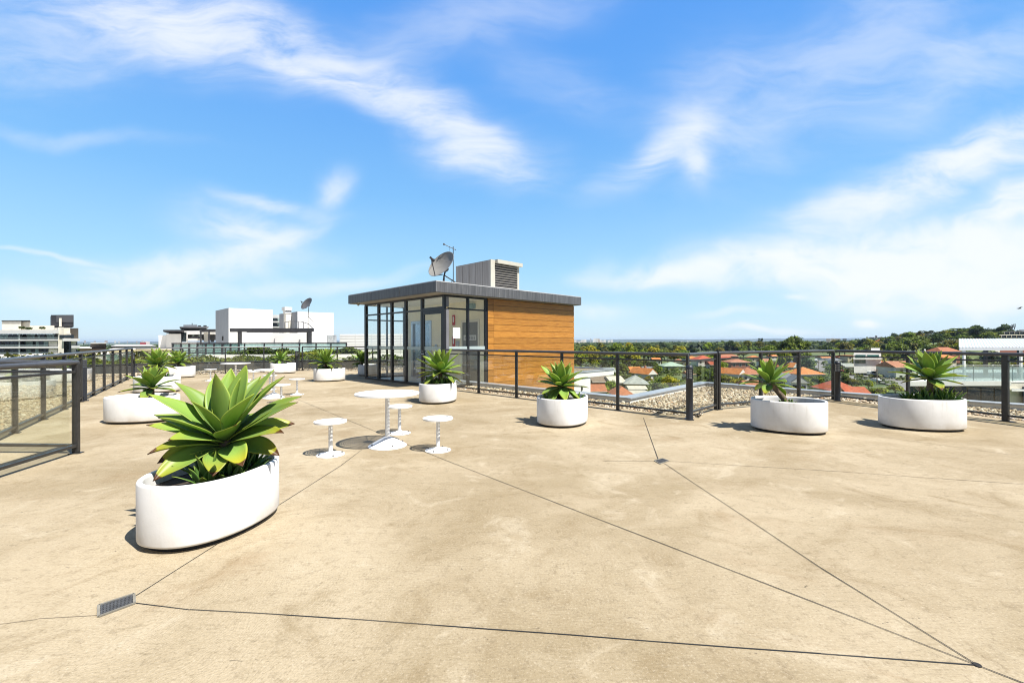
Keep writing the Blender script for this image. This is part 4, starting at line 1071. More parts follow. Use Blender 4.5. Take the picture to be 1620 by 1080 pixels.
# ------------------------------------------------------------------ neighbouring roof terraces on the left
t = thing('planter_wall', 'long low charcoal planter wall along the far pebbles', 'planter wall', (-17.6, 20.0, 0))
pw = [Vector((-26, 16.2, 0)), Vector((-17.6, 20.0, 0)), Vector((-11.5, 23.4, 0)), Vector((-2.4, 23.6, 0))]
m = MB(); o0 = Vector((-17.6, 20, 0))
for p, q in zip(pw[:-1], pw[1:]):
    m.bar(p - o0 + Vector((0, .15, .17)), q - o0 + Vector((0, .15, .17)), .25, .46)
m.build('wall', M_DGREY, t)
m = MB()
for p, q in zip(pw[:-1], pw[1:]): m.bar(p - o0 + Vector((0, .15, .413)), q - o0 + Vector((0, .15, .413)), .30, .024)
m.build('coping', M_CHAR, t)
terr = MB(); terr.prism([(-60, 17), (-26, 16.4), (-17.6, 20.3), (-11.5, 23.7), (-2.2, 23.9), (-2.2, 34), (-14, 70), (-60, 70)], -1.0, -.05)
tag(terr.build('terrace_roof_slab', M_WALLC), kind='structure')
def ground_strip(x0, x1, y0, y1, z0, z1):
    def f(g, n):
        x = g.uniform(x0, x1, n); y = np.interp(x, [-26, -17.6, -11.5, -2.4], [16.5, 20.3, 23.7, 23.9]) + g.uniform(0, 1, n) ** .7 * (y1 - y0)
        hgt = z0 + (z1 - z0) * (.5 + .5 * np.sin(x * 2.1) * np.cos(y * 1.7 + x))
        z = hgt * g.uniform(.35, 1, n); return np.stack([x, y, z], 1), np.tile([0, -.2, 1.], (n, 1))
    return f
leafy('ground_cover', ground_strip(-25, -12.6, 0, 7, .30, .68), 9000, .085, 1, (.075, .10, .018), 'low leafy ground cover growing behind the charcoal planter wall', 'ground cover', 'stuff')
leafy('ground_cover', ground_strip(-13.2, -3.0, 0, 1.3, .30, .72), 3000, .08, 2, (.06, .095, .02), 'thin row of small shrubs above the charcoal planter wall', 'ground cover', 'stuff')
t = thing('terrace_wall', 'low white terrace wall with hedge above it behind the charcoal planter', 'wall', (-15.6, 28, 0))
m = MB(); m.b2((-3.9, 0, -.05), (9.5, .25, .60)); m.build('wall', M_WALLW, t)
def hedgebox(x0, x1, y0, y1, z0, z1):
    def f(g, n):
        x = g.uniform(x0, x1, n); y = g.uniform(y0, y1, n); top = z1 - .22 * (.5 + .5 * np.sin(x * 1.3 + .6)) - .10 * np.sin(x * 3.1)
        z = z0 + (top - z0) * g.random(n) ** .6; return np.stack([x, y, z], 1), np.tile([0, -.6, .8], (n, 1))
    return f
leafy('hedge', hedgebox(-18.4, -14.9, 28.4, 29.6, .3, .98), 5000, .085, 5, (.05, .085, .016), 'clipped dark hedge behind the white terrace wall, left of the dark post', 'hedge')
leafy('hedge', hedgebox(-14.6, -9.0, 28.4, 29.6, .3, .92), 6000, .085, 6, (.065, .10, .018), 'clipped hedge behind the white terrace wall, below the second white stair tower', 'hedge')
leafy('shrub', hedgebox(-13.4, -11.9, 26.6, 27.6, .2, .80), 1800, .07, 7, (.12, .14, .02), 'rounded yellow-green shrub before the white terrace wall', 'shrub')
# glass fence of that terrace
gf = thing('terrace_glass_fence', 'pale green frosted glass fence with dark posts on the neighbouring terrace', 'glass fence', (-21.65, 31, 0))
M_GREENG = glass('pale_green_glass', (.72, .86, .82), .8, .55, (.60, .78, .76))
xs = [0, 1.46, 2.92, 4.30, 5.56, 6.78, 7.93, 8.97, 10.05]
for x in xs:
    m = MB(); m.b2((x - .04, -.03, -.05), (x + .04, .03, 1.27)); m.build('post', M_CHAR, gf)
for a, b_ in zip(xs[:-1], xs[1:]):
    m = MB(); m.b2((a + .045, -.01, .05), (b_ - .045, .01, 1.265)); m.build('glass_panel', M_GREENG, gf)
m = MB(); m.b2((-.04, -.045, 1.272), (10.09, .045, 1.34)); m.build('top_rail', M_CHAR, gf)
ge = thing('glazed_enclosure', 'dark framed glazed enclosure left of the green glass fence', 'glazed enclosure', (-23.0, 30, 0))
for k in range(9):
    m = MB(); x = k * .56; m.b2((x - .045, -.05, -.3), (x + .045, .05, 1.26)); m.build('mullion', M_CHAR, ge)
    if k < 8:
        m = MB(); m.b2((x + .05, -.01, -.3), (x + .51, .01, 1.25)); m.build('glass_pane', glass('enclosure_glass', (.60, .72, .70), 1.2, .22, (.45, .55, .55)), ge)
m = MB(); m.b2((-.05, -.06, 1.262), (4.53, .06, 1.35)); m.b2((-.05, -.056, .62), (4.53, -.051, .70)); m.build('rail', M_CHAR, ge)
m = MB(); m.b2((0, 1.0, -.3), (4.4, 1.3, .5)); m.build('back_wall', pmat('enclosure_dark', (.10, .12, .12), .5, .4, 2), ge)
leafy('ground_cover', ground_strip(-26, -20.5, 0, 9, .5, .9), 3500, .11, 8, (.085, .09, .02), 'brownish planting on the terrace left of the glazed enclosure', 'ground cover', 'stuff')

def boxrot(mb, lo, hi): return mb.b2(lo, hi)
# stair towers, turned like the lobby
def tower(label, px, Y, sr, sl, zt):
    X = (px - CX) / F * Y
    t = thing('stair_tower', label, 'stair tower', (X, Y, 0), math.pi / 4)
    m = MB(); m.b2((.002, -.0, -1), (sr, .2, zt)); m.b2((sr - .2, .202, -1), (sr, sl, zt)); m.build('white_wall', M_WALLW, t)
    m = MB(); m.b2((-.03, .0, -1), (-.001, sl, zt + .003)); m.b2((0, sl - .2, -1), (sr - .203, sl, zt)); m.build('shade_grey_wall', M_SHADE_ROOF, t)  # white tower's shaded side, its shade put into a grey colour
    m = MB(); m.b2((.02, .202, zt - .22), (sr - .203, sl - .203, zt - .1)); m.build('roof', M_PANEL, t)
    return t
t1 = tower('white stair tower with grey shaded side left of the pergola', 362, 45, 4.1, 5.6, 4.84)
m = MB(); m.tube([(-.08, 2.2, 1.55), (-.08, 2.2, 2.0)], .07, 8); m.b2((-.12, 2.12, 1.72), (-.031, 2.28, 1.80)); m.build('wall_light', M_CHAR, t1)
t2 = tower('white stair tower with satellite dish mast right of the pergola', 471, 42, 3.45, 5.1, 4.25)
m = MB(); m.b2((-.55, 1.55, 2.0), (-.031, 2.15, 4.1)); m.build('duct', M_WALLC, t2)
m = MB(); m.b2((-.68, 1.42, 4.42), (-.02, 2.3, 4.75)); m.b2((-.60, 1.52, 4.12), (-.05, 2.2, 4.40)); m.build('cowl', M_WALLW, t2)
m = MB(); m.b2((-.04, .5, -.8), (-.032, 4.5, 1.75)); m.build('opening_shade', M_CHAR, t2)  # charcoal plate on the wall, an opening's shade put into colour
X, Y = (487.5 - CX) / F * 40.5, 40.5
make_dish('dark satellite dish on a tall mast before the second white tower', (X, Y, 2.0), (-.42, -.72, .52), .62, 2.78, False, (.075, .075, .08))
# pergola
pg = thing('pergola', 'dark steel pergola with flat roof between the white stair towers', 'pergola', (-19.9, 36, 0))
m = MB(); m.b2((-3.0, -.12, 2.20), (3.75, .12, 2.50)); m.prism([(-3, 2.2), (2.5, 2.2), (2.5, 2.4), (-3, 2.4)], 2.2, 2.5); m.prism([(3.5, .121), (3.7, .121), (2.6, 2.19), (2.4, 2.19)], 2.22, 2.48); m.build('beam', M_CHAR, pg)
for x in (-2.25, 3.45):
    m = MB(); m.b2((x - .12, -.10, -.05), (x + .12, .10, 2.198)); m.build('post', M_CHAR, pg)
m = MB(); m.b2((3.05, .3, -.05), (3.2, .45, 2.198)); m.build('post', M_CHAR, pg)
m = MB(); m.prism([(-2.9, .13), (3.4, .13), (2.35, 2.19), (-2.9, 2.19)], 2.36, 2.44); m.build('roof', M_DGREY, pg)
m = MB()
for x in (-1.0, .4, 1.8): m.b2((x, .13, 2.25), (x + .05, 2.19, 2.355))
m.build('rafter', pmat('rafter_red', (.16, .05, .035), .6), pg)
m = MB(); m.tube([(1.2, .4, 2.52), (1.2, .4, 3.0), (1.6, .4, 3.08), (2.6, .4, 3.05), (3.2, .4, 2.85), (3.5, .4, 2.5)], .035, 6)
for x in (1.55, 1.95, 2.35, 2.75): m.tube([(x, .4, 2.5), (x, .4, 3.05)], .03, 6)
m.build('roof_guard', M_PANEL, pg)
sc_ = thing('louvre_screen', 'long pale slatted screen wall beside the second white tower', 'screen wall', (-14.5, 37, 0))
m = MB(); m.b2((.1, 0, -.3), (8.6, .1, 2.02)); m.build('panel', pmat('screen_pale', (.62, .62, .60), .6, .05, 1), sc_)
m = MB()
for k in range(9): m.b2((.1, -.03, .1 + k * .22), (8.6, -.001, .13 + k * .22))
for x in (.1, 1.4, 2.75, 5.2, 7.6): m.b2((x, -.035, -.3), (x + .04, -.031, 2.04))
m.build('slats', pmat('screen_line', (.50, .51, .51), .6), sc_)
cb = thing('equipment_cabinet', 'grey metal equipment cabinet beside the white tower', 'cabinet', (-14.9, 36.6, 0))
m = MB(); m.b2((-.32, -.2, .95), (.32, .2, 1.95)); m.build('body', pmat('cabinet_grey', (.30, .32, .34), .4, .3, 3), cb, bevel=.02)
m = MB(); m.b2((-.26, -.215, 1.02), (.20, -.203, 1.88)); m.build('door', pmat('cabinet_door', (.40, .42, .43), .35, .3, 4), cb)
m = MB(); m.b2((-.28, -.15, -.05), (-.2, .15, .948)); m.b2((.2, -.15, -.05), (.28, .15, .948)); m.build('leg', M_CHAR, cb)
pb = thing('parapet_wall', 'cream wall with pale panels behind the pergola', 'wall', (-22.5, 40.5, 0))
m = MB(); m.b2((-.5, 0, -.05), (4.4, .2, 2.2)); m.build('wall', M_WALLW, pb)
m = MB(); m.tube([(.8, -.06, .9), (.8, -.06, 1.7)], .03, 6); m.tube([(3.1, -.08, .7), (3.1, -.08, 1.6)], .06, 6); m.build('pipe', M_PANEL, pb)

# helpers for far buildings: a frame at depth Y in which x, z follow the photo's measures
def slab(t, name, mat, px0, px1, py0, py1, Y, y0=0., y1=1., par=None, dz=0.):
    """block of a building whose plan is a parallelogram (side walls askew); edges from measured lines, depth y0..y1"""
    Yf = Y + y0; k = SKEW.get(t.name, 0.)
    a, b_ = at(px0, py1, Yf), at(px1, py0, Yf); o = t.location; x0, x1, d = a.x - o.x, b_.x - o.x, (y1 - y0) * k
    m = MB(); m.prism([(x0, y0), (x1, y0), (x1 + d, y1), (x0 + d, y1)], a.z - o.z, b_.z - o.z); return m.build(name, mat, par or t)
SKEW = {}
def fthing(name, label, cat, px, Y, group=None):
    p = at(px, HZ, Y); t = thing(name, label, cat, (p.x, Y, 0), 0, group); SKEW[t.name] = p.x / Y; return t
# modern white house with dark canopies
Y = 62
h = fthing('modern_house', 'modern white building with dark overhanging canopies left of the first stair tower', 'building', 300, Y)
slab(h, 'wall', M_WALLW, 251, 263, 530, 575, Y, -1.5, 8); slab(h, 'wall', M_WALLW, 263.2, 286, 528, 575, Y, -2, 8.1); slab(h, 'wall', M_WALLW, 286.2, 322, 541, 575, Y, -1.0, 8)
slab(h, 'recess_shade', M_CHAR, 267, 290, 523, 530, Y, .5, 8.2); slab(h, 'canopy', M_CHAR, 258, 291, 521.5, 524.5, Y, -3, 8)  # recess is a charcoal block, shade under the canopy as colour
slab(h, 'wall', M_WALLW, 290, 341, 523, 529, Y, 1.2, 9); slab(h, 'window', M_WIN, 287, 297, 526, 540, Y, 1.0, 1.19); slab(h, 'dark_room', M_DGREY, 296, 343, 526, 538, Y, 2.4, 9); slab(h, 'wall', M_WALLW, 295, 297, 525, 541, Y, .8, 2.3)
for k in range(5): slab(h, 'window', M_CURT if k % 2 else M_WIN, 299 + k * 5, 302.5 + k * 5, 526.5, 533, Y, 2.2, 2.39)
slab(h, 'balcony_rail', M_CHAR, 297, 320, 532.5, 535.2, Y, .6, .7); slab(h, 'balcony_wall', M_WALLC, 297, 320, 535.5, 539, Y, .5, 2.1)
slab(h, 'canopy', M_CHAR, 317, 344, 520.5, 524, Y, -4, 1.0); slab(h, 'post', M_CHAR, 316.5, 319, 521, 546, Y, -4.4, -4.1); slab(h, 'post', M_CHAR, 329.5, 332, 523, 546, Y, -4.4, -4.1)
slab(h, 'balcony_rail', M_CHAR, 332, 343, 531, 535, Y, .6, .7); slab(h, 'wall', M_WALLC, 323, 329, 526, 541, Y, .5, 2.2)
slab(h, 'penthouse', M_DGREY, 287, 326, 517.5, 523, Y, 4, 12); slab(h, 'roof', M_PANEL, 284, 330, 516.4, 518.4, Y, 3, 13); slab(h, 'roof', M_SHADE_ROOF, 290, 312, 513.6, 516.2, Y, 5, 12)
slab(h, 'chimney', M_CHAR, 303.4, 304.6, 511, 514, Y, 7, 7.3); slab(h, 'roof_unit', M_CHAR, 313, 318, 514.8, 516.3, Y, 5, 6); slab(h, 'roof_unit', M_CHAR, 322, 327, 514.6, 516.3, Y, 5, 6)
slab(h, 'opening_shade', M_CHAR, 333.5, 339, 536.5, 541, Y, -.2, 1.0)  # solid charcoal block, its colour paints the shade of an opening
# far apartment block between the towers
Y = 120
h = fthing('apartment_block', 'far white apartment block showing between the two stair towers', 'building', 437, Y)
slab(h, 'wall', M_WALLW, 425, 452, 498, 560, Y, 0, 12)
for r_ in range(5):
    slab(h, 'window', M_WIN, 431.5, 439, 503 + r_ * 8.3, 507.5 + r_ * 8.3, Y, -.3, -.02); slab(h, 'window', M_CURT, 439.6, 443, 503 + r_ * 8.3, 507.5 + r_ * 8.3, Y, -.25, -.03)
    slab(h, 'balcony', M_WALLW, 428, 446, 508 + r_ * 8.3, 510 + r_ * 8.3, Y, -1.6, -.31)
# big apartment building at far left
Y = 170
h = fthing('apartment_building', 'long cream apartment building with balconies and dark roof box at far left', 'building', 60, Y)
slab(h, 'body', M_WALLC, -170, 112, 529, 640, Y, 2, 24)
fl = 11.8
for r_ in range(6):
    y0 = 528 + r_ * fl; last = 92 if r_ == 0 else 76
    slab(h, 'floor_slab', M_WALLW, -175, 92, y0 + 8.4, y0 + 11.6, Y, -2.2, 1.99)
    x = -172.; k = 0; rr = random.Random(r_ + 3)
    while x < last - 2:
        wd = rr.uniform(4.2, 8.5); wd = min(wd, last - x); mt = rr.choice([M_CURT, M_WIN, M_WIN, M_DGREY, M_CURT])
        if x > -60: slab(h, 'window', mt, x + .35, x + wd - .35, y0 + .3, y0 + 8.3, Y, 1.2, 1.98)
        x += wd; k += 1
    for dvd in (-110, -40, 29.5): slab(h, 'divider', M_WALLW, dvd, dvd + 2, y0 + .1, y0 + 8.3, Y, -1.5, 1.19)
    slab(h, 'balustrade', glass('balcony_glass', (.75, .82, .80), 1.2, .1), -170, last, y0 + 5.2, y0 + 8.3, Y, -2.1, -2.05)
    if r_: slab(h, 'panel', M_WALLC, 77, 91, y0 + .2, y0 + 8.3, Y, -1.0, 1.9)
slab(h, 'parapet', M_WALLW, -175, 93, 521.5, 528.2, Y, -2.2, 2.4)
slab(h, 'end_tower', M_WALLC, 92.2, 101, 517.5, 640, Y, -1.4, 20); slab(h, 'stair_window', M_WIN, 101.2, 112, 540, 640, Y, -.4, 1.9)
slab(h, 'lintel', M_WALLC, 101.2, 112.5, 527, 536, Y, -.8, 1.99)
slab(h, 'window', M_WIN, 94, 117, 529.5, 535, Y, -1.6, -1.42)
for r_ in range(5): slab(h, 'end_balcony', M_WALLW, 99, 126.5, 535.3 + r_ * 11.5, 539.6 + r_ * 11.5, Y, -2.4, 14) if r_ == 0 else slab(h, 'end_balcony', M_WALLW, 113, 126.8, 535.3 + r_ * 11.5, 539 + r_ * 11.5, Y, -2.4, 14)
slab(h, 'end_wall', M_WALLC, 112.6, 122, 539, 640, Y, -.2, 18)
for r_ in range(4): slab(h, 'window', M_WIN, 120.3, 122.4, 541 + r_ * 11.5, 546 + r_ * 11.5, Y, -.4, 17)
slab(h, 'roof_room', M_WALLC, 3, 33.4, 508, 522, Y, 8, 20); slab(h, 'roof_room', M_WALLC, 33.6, 47, 509, 522, Y, 9, 19); slab(h, 'roof_cap', M_CHAR, 2.4, 47.5, 506.6, 507.9, Y, 7.6, 21)
slab(h, 'setback', M_WALLC, 47.2, 86, 515, 523, Y, 7, 20); slab(h, 'setback', M_WALLC, 86.2, 111, 518.5, 527, Y, 4, 20)
slab(h, 'plant_room', M_CHAR, 81, 116.5, 498, 517, Y, 10, 22); slab(h, 'plant_panel', pmat('plant_panel', (.075, .075, .08), .5), 89, 116, 498.4, 509.5, Y, 9.8, 9.98); slab(h, 'plant_panel', M_WALLC, 93.5, 97.5, 503, 516.5, Y, 9.5, 9.78)
slab(h, 'brown_box', pmat('brown_clad', (.075, .065, .05), .6), 111.2, 124, 519, 536, Y, 6, 20)
for (a, b_, y0) in ((24, 32, 518.4), (35, 43, 519.6), (57, 64, 519)): leafy('roof_plant', (lambda A, B, Z: (lambda g, n: (np.stack([g.uniform(A, B, n), g.uniform(1, 2, n), Z + g.uniform(-.2, .5, n)], 1), np.tile([0, -1, .6], (n, 1)))))((a - 60) * .243, (b_ - 60) * .243, at(60, y0, Y).z), 160, .25, int(a), (.05, .07, .02), parent=h)
# smaller blocks on the left
def block(label, px0, px1, py0, py1, Y, mat, dep=8, name='low_building', cap=None, win=()):
    h = fthing(name, label, 'building', (px0 + px1) / 2, Y)
    slab(h, 'wall', mat, px0, px1, py0, py1, Y, 0, dep)
    if cap: slab(h, 'roof', cap, px0 - .4, px1 + .4, py0 - .9, py0 - .05, Y, -.3, dep + .3)
    for (a, b_, c, d) in win: slab(h, 'window', M_WIN, a, b_, c, d, Y, -.12, -.01)
    return h
block('dark brown boxy building with flat roof beyond the left railing', 143, 168, 543.5, 578, 70, pmat('brown_dark', (.10, .075, .055), .7, .1, .3), 9, cap=M_WALLC)
block('low salmon-coloured building left of the brown box', 126, 145, 551, 582, 66, pmat('salmon', (.55, .38, .25), .8, .1, .3), 12, cap=M_WALLW)
block('white flat-roofed shed right of the brown box, before the far hills', 176, 246, 547.5, 566, 74, M_WALLW, 25, cap=M_WALLW)
block('pale yellow flat roof in front of the white shed', 172, 275, 553, 575, 58, pmat('pale_yellow', (.62, .58, .38), .8, .1, .3), 9, cap=M_WALLC)
block('tiny red and white building on the far left skyline', 221.5, 231, 541.2, 548, 420, pmat('far_red', (.40, .10, .12), .8), 12)
block('tiny white building next to the red one on the far left skyline', 231.3, 237, 540.2, 548, 430, M_WALLW, 12)

# ------------------------------------------------------------------ lower wing of the white building and the terrace flat at right
wg = thing('white_wing', 'white rendered building wing with a flat pebbled roof right of the timber wall', 'building', (2.9, 20, 0), math.pi / 4)
m = MB(); m.b2((-1.8, .0, -17), (1.1, .5, -.29)); m.build('wall', M_WALLW, wg)
m = MB(); m.b2((-1.8, -.04, -.288), (3.06, 5, -.06)); m.build('fascia', M_WALLW, wg)
m = MB(); m.b2((-1.75, .05, -.058), (2.9, 4.9, -.045)); m.build('roof', M_GRAV, wg)
m = MB(); m.b2((-1.82, -.06, -.058), (3.08, .04, .03)); m.b2((2.92, .042, -.058), (3.08, 5.0, .03)); m.build('coping', M_COPING, wg)
m = MB(); m.b2((.35, -.04, -.85), (.45, -.002, -.7)); m.build('outlet', M_CHAR, wg)

TY = 30
tf = fthing('terrace_flat', 'penthouse flat with glass balustrade and windows beyond the pebbles at right', 'building', 1540, TY)
slab(tf, 'wall', M_WALLC, 1438, 1760, 606, 1100, TY, .5, 12); slab(tf, 'fascia', M_WALLW, 1434, 1600, 603, 610.5, TY, -.55, .48); slab(tf, 'floor_slab', M_WALLW, 1434, 1770, 603.2, 606, TY, .49, 13)
slab(tf, 'fascia', M_WALLW, 1600.5, 1770, 616, 619, TY, -.3, .47)
for k, (a, b_) in enumerate(((1440, 1459), (1461, 1477), (1490.5, 1508), (1510.5, 1529.5), (1532, 1550.5), (1553, 1571.5), (1574, 1588), (1618.5, 1640), (1644, 1680))):
    fr = slab(tf, 'window_frame', M_PANEL, a - 1.3, b_ + 1.3, 611, 660, TY, .28, .42)
    slab(tf, 'window', M_WIN, a, b_, 612.3, 658, TY, .2, .27, par=tf)
M_BALG = glass('balcony_screen', (.70, .80, .80), 1.3, .40, (.52, .60, .60))
for k in range(7):
    a = 1478 + k * 31; g_ = slab(tf, 'glass_panel', M_BALG, a + .6, a + 30.4, 580, 602.6, TY, -.4, -.37)
for k in range(8): slab(tf, 'rail_post', pmat('rail_white', (.6, .6, .6), .4), 1477.2 + k * 31, 1478.8 + k * 31, 577, 602.8, TY, -.36, -.30)
slab(tf, 'hand_rail', pmat('rail_white', (.6, .6, .6), .4), 1476, 1700, 577.2, 578.6, TY, -.42, -.30)
slab(tf, 'skylight', M_WALLW, 1528, 1576, 600.3, 602.2, TY, 1.0, 2.2)
# corrugated canopy on posts
cp = fthing('terrace_canopy', 'pale corrugated metal canopy on white posts above the terrace at right', 'canopy', 1580, 32)
o = cp.location; a = at(1517, 549, 32); b_ = at(1760, 549, 32); zn = a.z; n = 46
vs = []; fs = []
for i in range(n * 4 + 1):
    x = a.x + (b_.x - a.x) * i / (n * 4) - o.x; sk = 6.0 * a.x / 32; w_ = .035 * math.sin(i * math.pi / 2 + .4)
    vs += [(x, 0, zn + w_), (x + sk, 6.0, zn + .62 + w_), (x + sk, 6.0, zn + .58 + w_), (x, 0, zn - .04 + w_)]
for i in range(n * 4):
    q = 4 * i
    for k in range(4): fs.append((q + k, q + (k + 1) % 4, q + 4 + (k + 1) % 4, q + 4 + k))
m = MB(); m.add(vs, fs); m.build('roof_sheet', pmat('corrugated', (.60, .63, .66), .4, .08, 3, metal=.2), cp)
m = MB(); m.b2((a.x - o.x, -.05, zn - .24), (b_.x - o.x, -.005, zn - .045)); m.build('gutter', pmat('gutter', (.50, .52, .54), .4), cp)
for px in (1527, 1617, 1700):
    p = at(px, 549, 32); m = MB(); m.b2((p.x - o.x - .06, .02, -1.45), (p.x - o.x + .06, .14, zn - .06)); m.build('post', M_WALLW, cp)
for px in (1553, 1606):
    p = at(px, 549, 36); m = MB(); m.b2((p.x - o.x - .10, 3.6, -1.45), (p.x - o.x + .10, 3.8, zn + .3)); m.build('post', M_CHAR, cp)
sp_ = fthing('flue_post', 'slim white vent post standing right of the far road, left of the canopy', 'post', 1463, 30)
slab(sp_, 'pipe', M_WALLW, 1462, 1464.6, 552, 640, 30, 0, .1)

# ------------------------------------------------------------------ land
def ground_z(x, y):
    u = x / max(y, 1.); r = math.hypot(x, y)
    hill = 15.5 * smooth(y, 230, 430) * smooth(u, .70, 1.0) * (1 - .35 * smooth(y, 700, 2500))
    mid = 3.5 * smooth(y, 280, 600) * smooth(u, .1, .7)
    far = -12 * smooth(r, 900, 5000)
    return -17 + hill + mid + far * (1 if u < .8 else .4)
ys = [-60, 20, 60, 90] + [90 * 1.058 ** k for k in range(1, 92)]
us = [-1.9, -1.5, -1.2] + [-1 + .05 * k for k in range(49)] + [1.6, 1.9, 2.4]
V = []; 
for y in ys:
    for u in us: x = u * max(y, 90); V.append((x, y, ground_z(x, y) + (1.2 * math.sin(x * .03) * math.cos(y * .021) if y > 120 else 0)))
nu_ = len(us); Fc = [(j * nu_ + i, j * nu_ + i + 1, (j + 1) * nu_ + i + 1, (j + 1) * nu_ + i) for j in range(len(ys) - 1) for i in range(nu_ - 1)]
def landmat():
    m = D.materials.new('suburb_ground'); m.use_nodes = True
    t = NT(m.node_tree); b = t.n['Principled BSDF']; co = t.obj()
    n1 = t.noise(co, .018, 6, .65); n2 = t.noise(co, .12, 5, .65); n3 = t.noise(t.mapping(co, loc=(90, 40, 0)), .006, 4, .6)
    c = t.mix(t.ss(n1, .38, .62), (.045, .075, .018), (.095, .115, .028)); c = t.mix(t.m('MULTIPLY', t.ss(n2, .55, .68), .7), c, (.24, .21, .14)); c = t.mix(t.m('MULTIPLY', t.ss(n3, .55, .7), .5), c, (.03, .05, .02))
    t.set(b.inputs['Base Color'], c); b.inputs['Roughness'].default_value = .95; return m
m = MB(); m.add(V, Fc); tag(m.build('suburb_ground', landmat(), smooth=80), kind='structure')
# far blue range on the skyline
V = []; Fc = []; n = 160
for i in range(n + 1):
    u = -1.35 + 2.8 * i / n; Yh = 11500
    top = (14 + 26 * smooth(u, .1, .65) + 9 * math.sin(u * 9) + 5 * math.sin(u * 23 + 1) + 3 * math.sin(u * 57)) * (1 - .5 * smooth(u, .75, 1.2))
    for (yy_, zz) in ((Yh - 1500, -32), (Yh, top), (Yh + 1500, -32)): V.append((u * Yh, yy_, zz))
for i in range(n):
    for k in range(2): Fc.append((3 * i + k, 3 * i + 3 + k, 3 * i + 4 + k, 3 * i + 1 + k))
m = MB(); m.add(V, Fc); tag(m.build('hills', pmat('far_hills', (.045, .06, .03), .95, .4, .002), smooth=80), kind='structure')

def ground_hit(px, py):
    """where the sight line meets the land"""
    d = ray(px, py); y = 100.
    while y < 6000:
        p = Vector((0, 0, EYE)) + d * y
        if p.z < ground_z(p.x, p.y): return p
        y *= 1.004
    return p
road_pts = [(1330, 606), (1352, 600), (1380, 600), (1408, 604), (1436, 612), (1490, 628)]
def sheet_strip(name, pts, wd, mat, dz):
    m = MB(); pr = None
    P3 = [ground_hit(*p) for p in pts]; out = []
    for i in range(len(P3) - 1):
        for k in range(8): out.append(P3[i].lerp(P3[i + 1], k / 8))
    out.append(P3[-1])
    for i, p in enumerate(out):
        d = (out[min(i + 1, len(out) - 1)] - out[max(i - 1, 0)]); d.z = 0; d.normalize(); s = Vector((-d.y, d.x, 0)) * wd / 2
        q = [Vector((v.x, v.y, ground_z(v.x, v.y) + 1.3 * .0 + dz)) for v in (p + s, p - s)]
        if pr: m.add([pr[0], pr[1], q[1], q[0]], [(0, 1, 2, 3)])
        pr = q
    return tag(m.build(name, mat), kind='structure')
sheet_strip('road', road_pts, 16, M_ASPH, 1.35)
sheet_strip('road', [(1298, 596), (1300, 584), (1302, 572)], 7, M_ASPH, 1.4)

# ------------------------------------------------------------------ houses
def roofmat(key, col):
    nm = 'roof_' + key
    if nm in MATS: return MATS[nm]
    m = D.materials.new(nm); m.use_nodes = True; t = NT(m.node_tree); b = t.n['Principled BSDF']; co = t.obj()
    n = t.noise(co, .9, 5, .65); n2 = t.noise(co, 5, 4, .6)
    wv = t.node('ShaderNodeTexWave', bands_direction='Z'); t.set(wv.inputs[0], co); wv.inputs['Scale'].default_value = 2.6
    c = t.mix(t.ss(n, .3, .7), tuple(x * .72 for x in col), tuple(min(.9, x * 1.12) for x in col)); c = t.mix(t.m('MULTIPLY', t.ss(n2, .55, .7), .4), c, tuple(x * .5 for x in col))
    c = t.mix(t.m('MULTIPLY', wv.outputs[1], .22), c, tuple(x * .45 for x in col))
    t.set(b.inputs['Base Color'], c); b.inputs['Roughness'].default_value = .8; MATS[nm] = m; return m
RC = {'orange': (.44, .15, .028), 'red': (.33, .068, .022), 'terra': (.30, .105, .042), 'grey': (.26, .28, .255), 'cream': (.44, .41, .33), 'brown': (.15, .115, .08), 'green': (.28, .36, .29), 'slate': (.13, .14, .16), 'pink': (.34, .14, .075)}
WC = {'white': (.62, .60, .56), 'cream': (.46, .41, .31), 'brick': (.26, .10, .065), 'grey': (.42, .44, .42), 'sage': (.50, .55, .48)}
HOUSES = []
